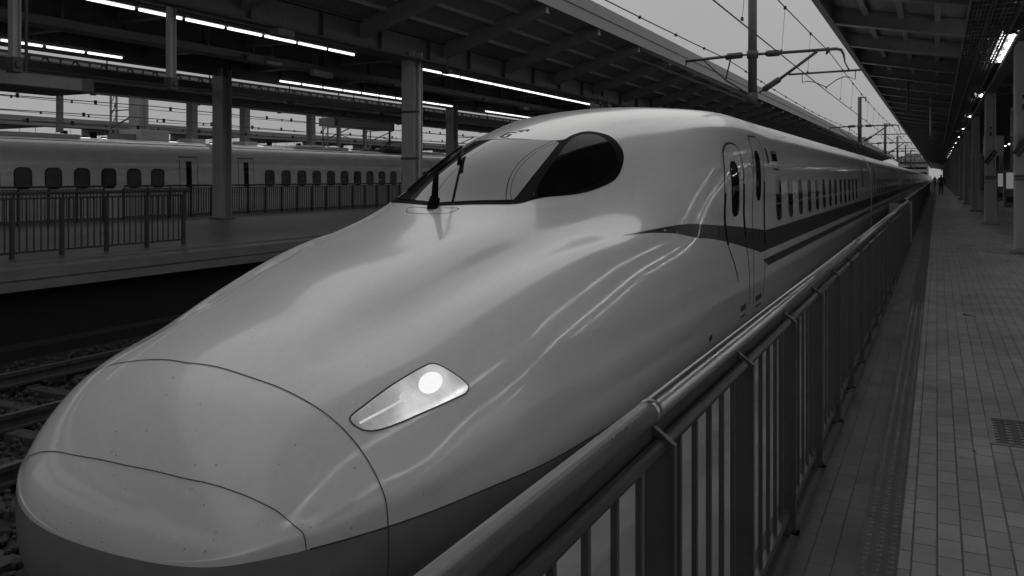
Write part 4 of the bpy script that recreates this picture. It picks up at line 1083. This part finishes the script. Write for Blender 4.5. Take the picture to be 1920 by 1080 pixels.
# wires over the far tracks, seen in the strip of sky on the left
for a, z, lb in ((28.6, 5.6, 'thin wire over the far train, highest of the wires in the left strip of sky'), (28.6, 4.75, 'thin wire low over the far train'), (29.2, 5.15, 'thin wire in the middle of the left strip of sky'),
                 (42.5, 6.9, 'distant wire beyond the second canopy'), (42.5, 5.7, 'distant lower wire beyond the second canopy'), (44.0, 6.3, 'distant wire between two others beyond the second canopy')):
    w_ = wire('overhead_wire', cat_span(a, z, .12, [-10, 25, 60, 95, 130]), .018, lb)
    b = MB(); b.box(-.025, .025, -.05, .05, -.13, .03); cl = b.build('clip', 'wire', w_)
    for k in range(34):
        c_ = cl if k == 0 else cl.copy()
        if k: C.objects.link(c_)
        c_.location = (A(a), 2+k*2.9+random.uniform(-1, 1), z)
for x, a, lb in ((213, 43, 'lattice mast seen left of the thick column'), (845, 43, 'thin distant mast by the slim column'), (610, 43, 'thin distant mast in the middle of the left strip of sky'), (690, 43, 'thin distant mast in the right part of the left strip of sky')):
    y = yof(a, x); r = empty('catenary_mast', (A(a), y, 0)); tag(r, lb, 'mast', 'distant masts')
    b = MB(); b.box(-.28,-.2,-.05,.05,0,8.5); b.box(.2,.28,-.05,.05,0,8.5)
    for k in range(12): b.bar((-.24,0,k*.7), (.24,0,k*.7+.7), .04, .04)
    b.build('shaft', 'steel', r); b = MB(); b.bar((-.2,0,5.6), (2.6,0,6.6), .07, .07); b.bar((-.2,0,6.6), (2.6,0,6.6), .06, .06); b.bar((1.2,0,6.1), (2.8,0,5.6), .05, .05); b.build('arm', 'dsteel', r)

# ------------------------------------------------------------------ right canopy over the camera's platform
rc = empty('platform_canopy', (A(2.2), -12, 6.3)); tag(rc, 'dark right hand canopy sloping up towards the track, over the tiled platform', 'canopy')
ro = Vector((2.2, 12, -6.3))
def rcp(b, name, m, **k):
    o = b.build(name, m, rc, **k); o.location = ro; return o
def slab(b, a0, z0, a1, z1, y0, y1, t):
    b.add([(A(a), y, z+dz) for y in (y0, y1) for (a, z, dz) in ((a0, z0, 0), (a1, z1, 0), (a1, z1, t), (a0, z0, t))], [(0,1,2,3),(7,6,5,4),(0,4,5,1),(1,5,6,2),(2,6,7,3),(3,7,4,0)])
ZE, ZI, AI = 6.30, 5.66, -1.48
b = MB(); slab(b, 2.2, ZE+.40, AI, ZI+.40, -11, 400, .08); slab(b, AI, ZI+.40, -9.4, ZI+1.3, -11, 400, .08); rcp(b, 'roof_sheet', 'deck')
b = MB(); b.box(A(2.28), A(2.2), -11, 400, ZE-.02, ZE+.62); b.box(A(2.20), A(2.14), -12, 400, ZE-.02, ZE+.06); rcp(b, 'fascia', 'dsteel')
for i in range(60):
    y = 21.6-3.8*8+3.8*i
    b = MB(); slab(b, 2.19, ZE+.04, AI+.1, ZI+.04, y-.06, y+.06, .36); slab(b, 2.19, ZE+.01, AI+.1, ZI+.01, y-.13, y+.13, .03)
    slab(b, AI-.1, ZI+.04, -9.0, ZI+.94, y-.06, y+.06, .36)
    rcp(b, 'rafter', 'steel')
for k in range(1, 5):
    t = k/5; a = 2.2+(AI-2.2)*t; z = ZE+(ZI-ZE)*t
    b = MB(); b.box(A(a)-.03, A(a)+.03, -12, 300, z+.28, z+.395); b.box(A(a)-.06, A(a)+.06, -12, 300, z+.26, z+.28); rcp(b, 'purlin', 'steel')
b = MB(); b.box(A(AI)-.02, A(AI)+.02, -12, 400, ZI-.30, ZI+.36); b.box(A(AI)-.14, A(AI)+.14, -12, 400, ZI-.34, ZI-.30); rcp(b, 'girder', 'dsteel')
b = MB(); b.box(4.6-.02, 4.6+.02, -12, 400, ZI-.1, ZI+.6); rcp(b, 'girder', 'dsteel')
# columns
CYs = [19.2+11.4*i for i in range(-1, 22)]
fig = ['nearest column of the right row, at the edge of the picture', 'second thick grey column of the right row, with a striped band', 'third column of the right row', 'fourth column of the right row']
for i, y in enumerate(CYs):
    lb = 'grey column of the right row, out of the foreground' if i == 0 else (fig[i-1] if i <= 4 else ordl(i-5, 'small grey column after the four large ones in the right row'))
    g = 'right row of platform columns' if i <= 4 else 'far columns of the right row'
    cr = column('platform_column', A(AI), y, PZ, ZI-.33, .30, lb, g, dirx=True, foot=.24)
    if i in (1, 2):
        b = MB(); b.box(-.155, .155, -.156, -.151, 1.45, 1.50); b.box(-.155, .155, -.156, -.151, 1.40, 1.43); b.build('band', 'dsteel', cr)
        b = MB(); b.bar((-.16,-.17,1.9), (.12,-.17,2.3), .02, .08); b.bar((-.10,-.17,1.85), (.18,-.17,2.25), .02, .05); b.build('notice', 'seam', cr)
        b = MB(); b.box(-.03,.03,-.19,-.155,2.75,2.85); b.box(-.03,.03,-.19,-.155,2.95,3.02); b.build('clip', 'seam', cr)
for i in range(16):
    column('platform_column', 4.6, 22+11.4*i, PZ, ZI-.1, .3, ordl(i, 'grey column of the back row on the right'), 'back row of platform columns', foot=.24)
# ladder trays
for a, lb, w in ((-.62, 'cable ladder running away overhead, nearer the track', .16), (-1.0, 'wide cable ladder running away overhead beside the columns', .2)):
    r = empty('cable_ladder', (A(a), 0, 5.42)); tag(r, lb, 'cable ladder')
    b = MB(); b.box(-w, -w+.015, -5, 150, -.05, .05); b.box(w-.015, w, -5, 150, -.05, .05); b.build('side_rail', 'steel', r)
    b = MB()
    for k in range(200): b.box(-w, w, -4+.45*k, -4+.45*k+.04, -.03, -.01)
    tag(b.build('rungs', 'steel', r), kind='stuff')
    b = MB()
    for k in range(5): b.tube([(-w*.7+k*w*.35, -5, 0), (-w*.7+k*w*.35, 150, 0)], .02, 5)
    b.build('cables', 'under', r)
    b = MB()
    for k in range(30): b.box(-.01, .01, 2+4*k, 2.02+4*k, .05, .5)
    b.build('hanger', 'dsteel', r)
along('conduit', -1.30, 5.2, .03, 'dsteel', 'thin conduit beside the right row of columns', 'conduit', 0, 150)
# twin tube lamps on the right
def twin(y, L_, label, proto=None, grp='twin tube lamps along the right row of columns'):
    if proto is None:
        r = empty('twin_tube_lamp', (1.3, y, 5.55)); b = MB(); b.box(-.14, .14, 0, L_, .04, .10); b.build('housing', 'housing', r)
        for x in (-.075, .075): b = MB(); b.tube([(x, .02, 0), (x, L_-.02, 0)], .028, 8); b.build('tube', 'tuber', r, smooth=True)
        b = MB()
        for yy in (.0, L_/2, L_): b.box(-.12, .12, yy-.01, yy+.01, -.03, .05)
        b.build('clip', 'dsteel', r)
    else: r = copy_tree(proto); r.location = (1.3, y, 5.55); r.scale = (1, L_/2.3, 1)
    return tag(r, label, 'lamp', grp)
tw = twin(19.6, 2.3, 'bright pair of fluorescent tubes beside the nearest right column, nearer half')
twin(22.0, 2.3, 'bright pair of fluorescent tubes beside the nearest right column, farther half', tw)
twin(8.2, 2.3, 'pair of fluorescent tubes overhead, outside the top right of the picture', tw); twin(10.6, 2.3, 'pair of fluorescent tubes overhead to the right, before the bright pair', tw)
for yy in (-9.6,-7.2,-4.8,-2.4,0,2.4,4.8,13.0): twin(yy, 2.3, 'pair of fluorescent tubes out of the picture, above the camera', tw, 'twin tube lamps above the camera')
for i in range(2, 12): twin(20.4+11.4*(i-1)+1.4, 1.2, ordl(i-2, 'small bright pair of tubes going away down the right columns'), tw, 'distant twin tube lamps on the right')
# short lit stubs of the lamps behind the columns
lamp_run(-5.4, 5.5, seq(24, 110, 4.5), 1.2, 'lit tube in the hall behind the right row of columns', 'lit tubes behind the right columns', tm='tuber')
lamp_run(-5.4, 5.5, seq(-8, 21, 1.6), 1.4, 'added unseen lit tube to the right of the picture', 'added unseen tubes right of the picture', tm='tuber')  # added out-of-view tubes that brighten the train flank and tiles
lamp_run(-8.0, 5.3, seq(-8, 40, 2.6), 1.4, 'added unseen lit tube far back on the right', 'added unseen tubes far back on the right', tm='tuber')  # another unseen row, added as fill light from the right
# hanging sign box, rods, kiosk, vending machines, back wall
r = empty('hanging_sign', (2.85, 33.5, 4.10)); tag(r, 'pale blank hanging sign box between the two nearest right columns', 'sign')
b = MB(); b.box(-.62, .62, -.2, .2, 0, .95); b.build('casing', 'box', r, bevel=.02)
b = MB(); b.box(-.60, .60, -.21, -.203, .05, .9); b.build('panel', 'fascia', r)
b = MB(); b.tube([(-.35,0,.95),(-.35,0,1.9)], .04, 6); b.tube([(.35,0,.95),(.35,0,1.9)], .04, 6); b.bar((-.35,0,1.0), (-.6,0,1.7), .04, .04); b.build('hanger', 'column', r)
r = empty('hanging_sign', (2.3, 45.0, 3.7)); tag(r, 'smaller pale hanging sign box beyond the second right column', 'sign')
b = MB(); b.box(-.4, .4, -.2, .2, 0, .9); b.build('casing', 'box', r, bevel=.02); b = MB(); b.tube([(0,0,.9),(0,0,2.0)], .04, 6); b.build('hanger', 'column', r)
r = empty('kiosk', (4.4, 37, PZ)); tag(r, 'low dark kiosk counter with lit windows behind the nearest right columns', 'kiosk')
b = MB(); b.box(-1.0, 1.6, -1.2, 6, 0, 1.05); b.build('counter', 'dsteel', r, bevel=.02)
b = MB(); b.box(-1.1, 1.7, -1.3, 6.1, 1.05, 1.1); b.build('counter_top', 'steel', r)
b = MB()
for k in range(4): b.box(-.9+.62*k, -.86+.62*k, -1.0, -.95, 1.1, 2.2)
b.box(-1.1, 1.7, -1.3, 6.1, 2.2, 2.75); b.build('frame', 'dsteel', r)
b = MB()
for k in range(5): b.box(-.8+.5*k, -.55+.5*k, -.9, -.86, 1.5, 2.0)
b.build('lit_window', 'litsign', r)
for k, (y, lb) in enumerate(((50, 'nearest grey vending machine with a lit front, behind the right columns'), (62, 'second vending machine behind the right columns'))):
    r = empty('vending_machine', (3.6+k*.3, y, PZ)); tag(r, lb, 'vending machine')
    b = MB(); b.box(-.6, .6, -.4, .4, 0, 1.85); b.build('casing', 'steel', r, bevel=.03); b = MB(); b.box(-.5, .5, -.42, -.402, .9, 1.7); b.build('display', 'litsign', r)
    b = MB(); b.box(-.5, .5, -.42, -.402, .2, .5); b.build('slot', 'seam', r)
r = empty('station_building', (9, 20, PZ)); tag(r, 'long dim station building with doors and lit windows behind the right columns', 'building')
b = MB(); b.box(0, .3, -8, 260, 0, 5.6); b.build('wall', 'concrete', r)
for k in range(26):
    b = MB(); b.box(-.03, -.002, 3+4*k, 5.2+4*k, .9, 2.3); b.build('window', 'litsign' if k % 7 == 5 else 'glass', r)
b = MB()
for k in range(30): b.box(-.25, -.002, 1+4*k, 1.3+4*k, 0, 4.6)
b.build('pilasters', 'column', r)
# drop rod with small speaker under the right canopy
for a, y, z, lb in ((.25, 40, 4.3, 'thin white hanging rod under the right canopy above the walking person'), (.9, 33, 4.9, 'short dark hanging rod under the right canopy')):
    r = empty('hanging_rod', (A(a), y, z)); tag(r, lb, 'hanging rod')
    b = MB(); b.tube([(0,0,0),(0,0,6.05-z)], .035, 8); b.build('rod', 'box' if a < .5 else 'dsteel', r, smooth=True)
    b = MB(); b.box(-.12,.12,-.12,.12,-.05,.12); b.build('speaker', 'dsteel', r)

# ------------------------------------------------------------------ people
def person(x, y, h, label, lean=0, step=.12):
    s = h/1.75
    J_ = {'pelvis': (0,0,.93), 'waist': (0,-.01,1.08), 'chest': (0,-.01,1.32), 'neck': (0,0,1.49), 'head0': (0,.01,1.56), 'head1': (0,.015,1.66), 'head2': (0,.01,1.73),
          'shL': (-.17,0,1.42), 'elL': (-.25,-.03,1.14), 'wrL': (-.24,.06,.90), 'haL': (-.235,.09,.83),
          'shR': (.17,0,1.42), 'elR': (.26,-.02,1.16), 'wrR': (.29,.08,.95), 'haR': (.29,.11,.88),
          'hipL': (-.09,0,.90), 'knL': (-.10,step*.6,.50), 'anL': (-.10,step,.09), 'toL': (-.11,step+.16,.03),
          'hipR': (.09,0,.90), 'knR': (.10,-step*.2,.50), 'anR': (.10,-step,.12), 'toR': (.11,-step+.15,.04)}
    R_ = {'pelvis': (.16,.12), 'waist': (.15,.11), 'chest': (.17,.13), 'neck': (.055,.055), 'head0': (.075,.085), 'head1': (.08,.095), 'head2': (.05,.06), 'shL': (.075,.07), 'elL': (.055,.055), 'wrL': (.04,.04), 'haL': (.045,.03),
          'shR': (.075,.07), 'elR': (.055,.055), 'wrR': (.04,.04), 'haR': (.045,.03), 'hipL': (.10,.10), 'knL': (.068,.068), 'anL': (.045,.045), 'toL': (.045,.035), 'hipR': (.10,.10), 'knR': (.068,.068), 'anR': (.045,.045), 'toR': (.045,.035)}
    E_ = [('pelvis','waist'),('waist','chest'),('chest','neck'),('neck','head0'),('head0','head1'),('head1','head2'),('chest','shL'),('shL','elL'),('elL','wrL'),('wrL','haL'),('chest','shR'),('shR','elR'),('elR','wrR'),('wrR','haR'),
          ('pelvis','hipL'),('hipL','knL'),('knL','anL'),('anL','toL'),('pelvis','hipR'),('hipR','knR'),('knR','anR'),('anR','toR')]
    ks = list(J_); me = bpy.data.meshes.new('person'); me.from_pydata([tuple(c*s for c in J_[k]) for k in ks], [(ks.index(a), ks.index(b)) for a, b in E_], [])
    o = bpy.data.objects.new('person', me); C.objects.link(o); o.location = (x, y, PZ+.002)
    md = o.modifiers.new('skin', 'SKIN'); me.skin_vertices.new() if not me.skin_vertices else None
    for i, k in enumerate(ks): me.skin_vertices[0].data[i].radius = tuple(v*s for v in R_[k])
    me.skin_vertices[0].data[0].use_root = True
    sb = o.modifiers.new('sub', 'SUBSURF'); sb.levels = 2; sb.render_levels = 2
    me.materials.append(M['coat'])
    return tag(o, label, 'person')
person(.30, 80, 1.72, 'person in dark clothes walking away down the middle of the right platform')
person(-.32, 150, 1.7, 'tiny distant person in dark clothes by the fence at the far end of the platform')

# ------------------------------------------------------------------ buildings beyond the station
for (x, y, w, d, h, lb) in ((-42, 420, 26, 20, 21, 'pale distant block left of the vanishing point'), (-75, 380, 22, 22, 17, 'low distant block behind the train roof'), (-14, 620, 18, 20, 16, 'distant block straight down the line'),
        (-110, 520, 26, 24, 26, 'distant wide block further left'), (20, 700, 30, 20, 14, 'distant block at the end of the platform')):
    r = empty('office_building', (x, y, 0)); tag(r, lb, 'building')
    b = MB(); b.box(-w/2, w/2, 0, d, 0, h); b.build('wall', 'building', r)
    b = MB()
    for fl_ in range(int(h/3.4)):
        b.box(-w/2+1, w/2-1, -.12, -.01, 1.4+fl_*3.4, 2.8+fl_*3.4)
    b.build('window_band', 'glass', r)
    b = MB(); b.box(-w/4, w/4, d*.3, d*.6, h, h+2.5); b.build('roof_house', 'building', r)
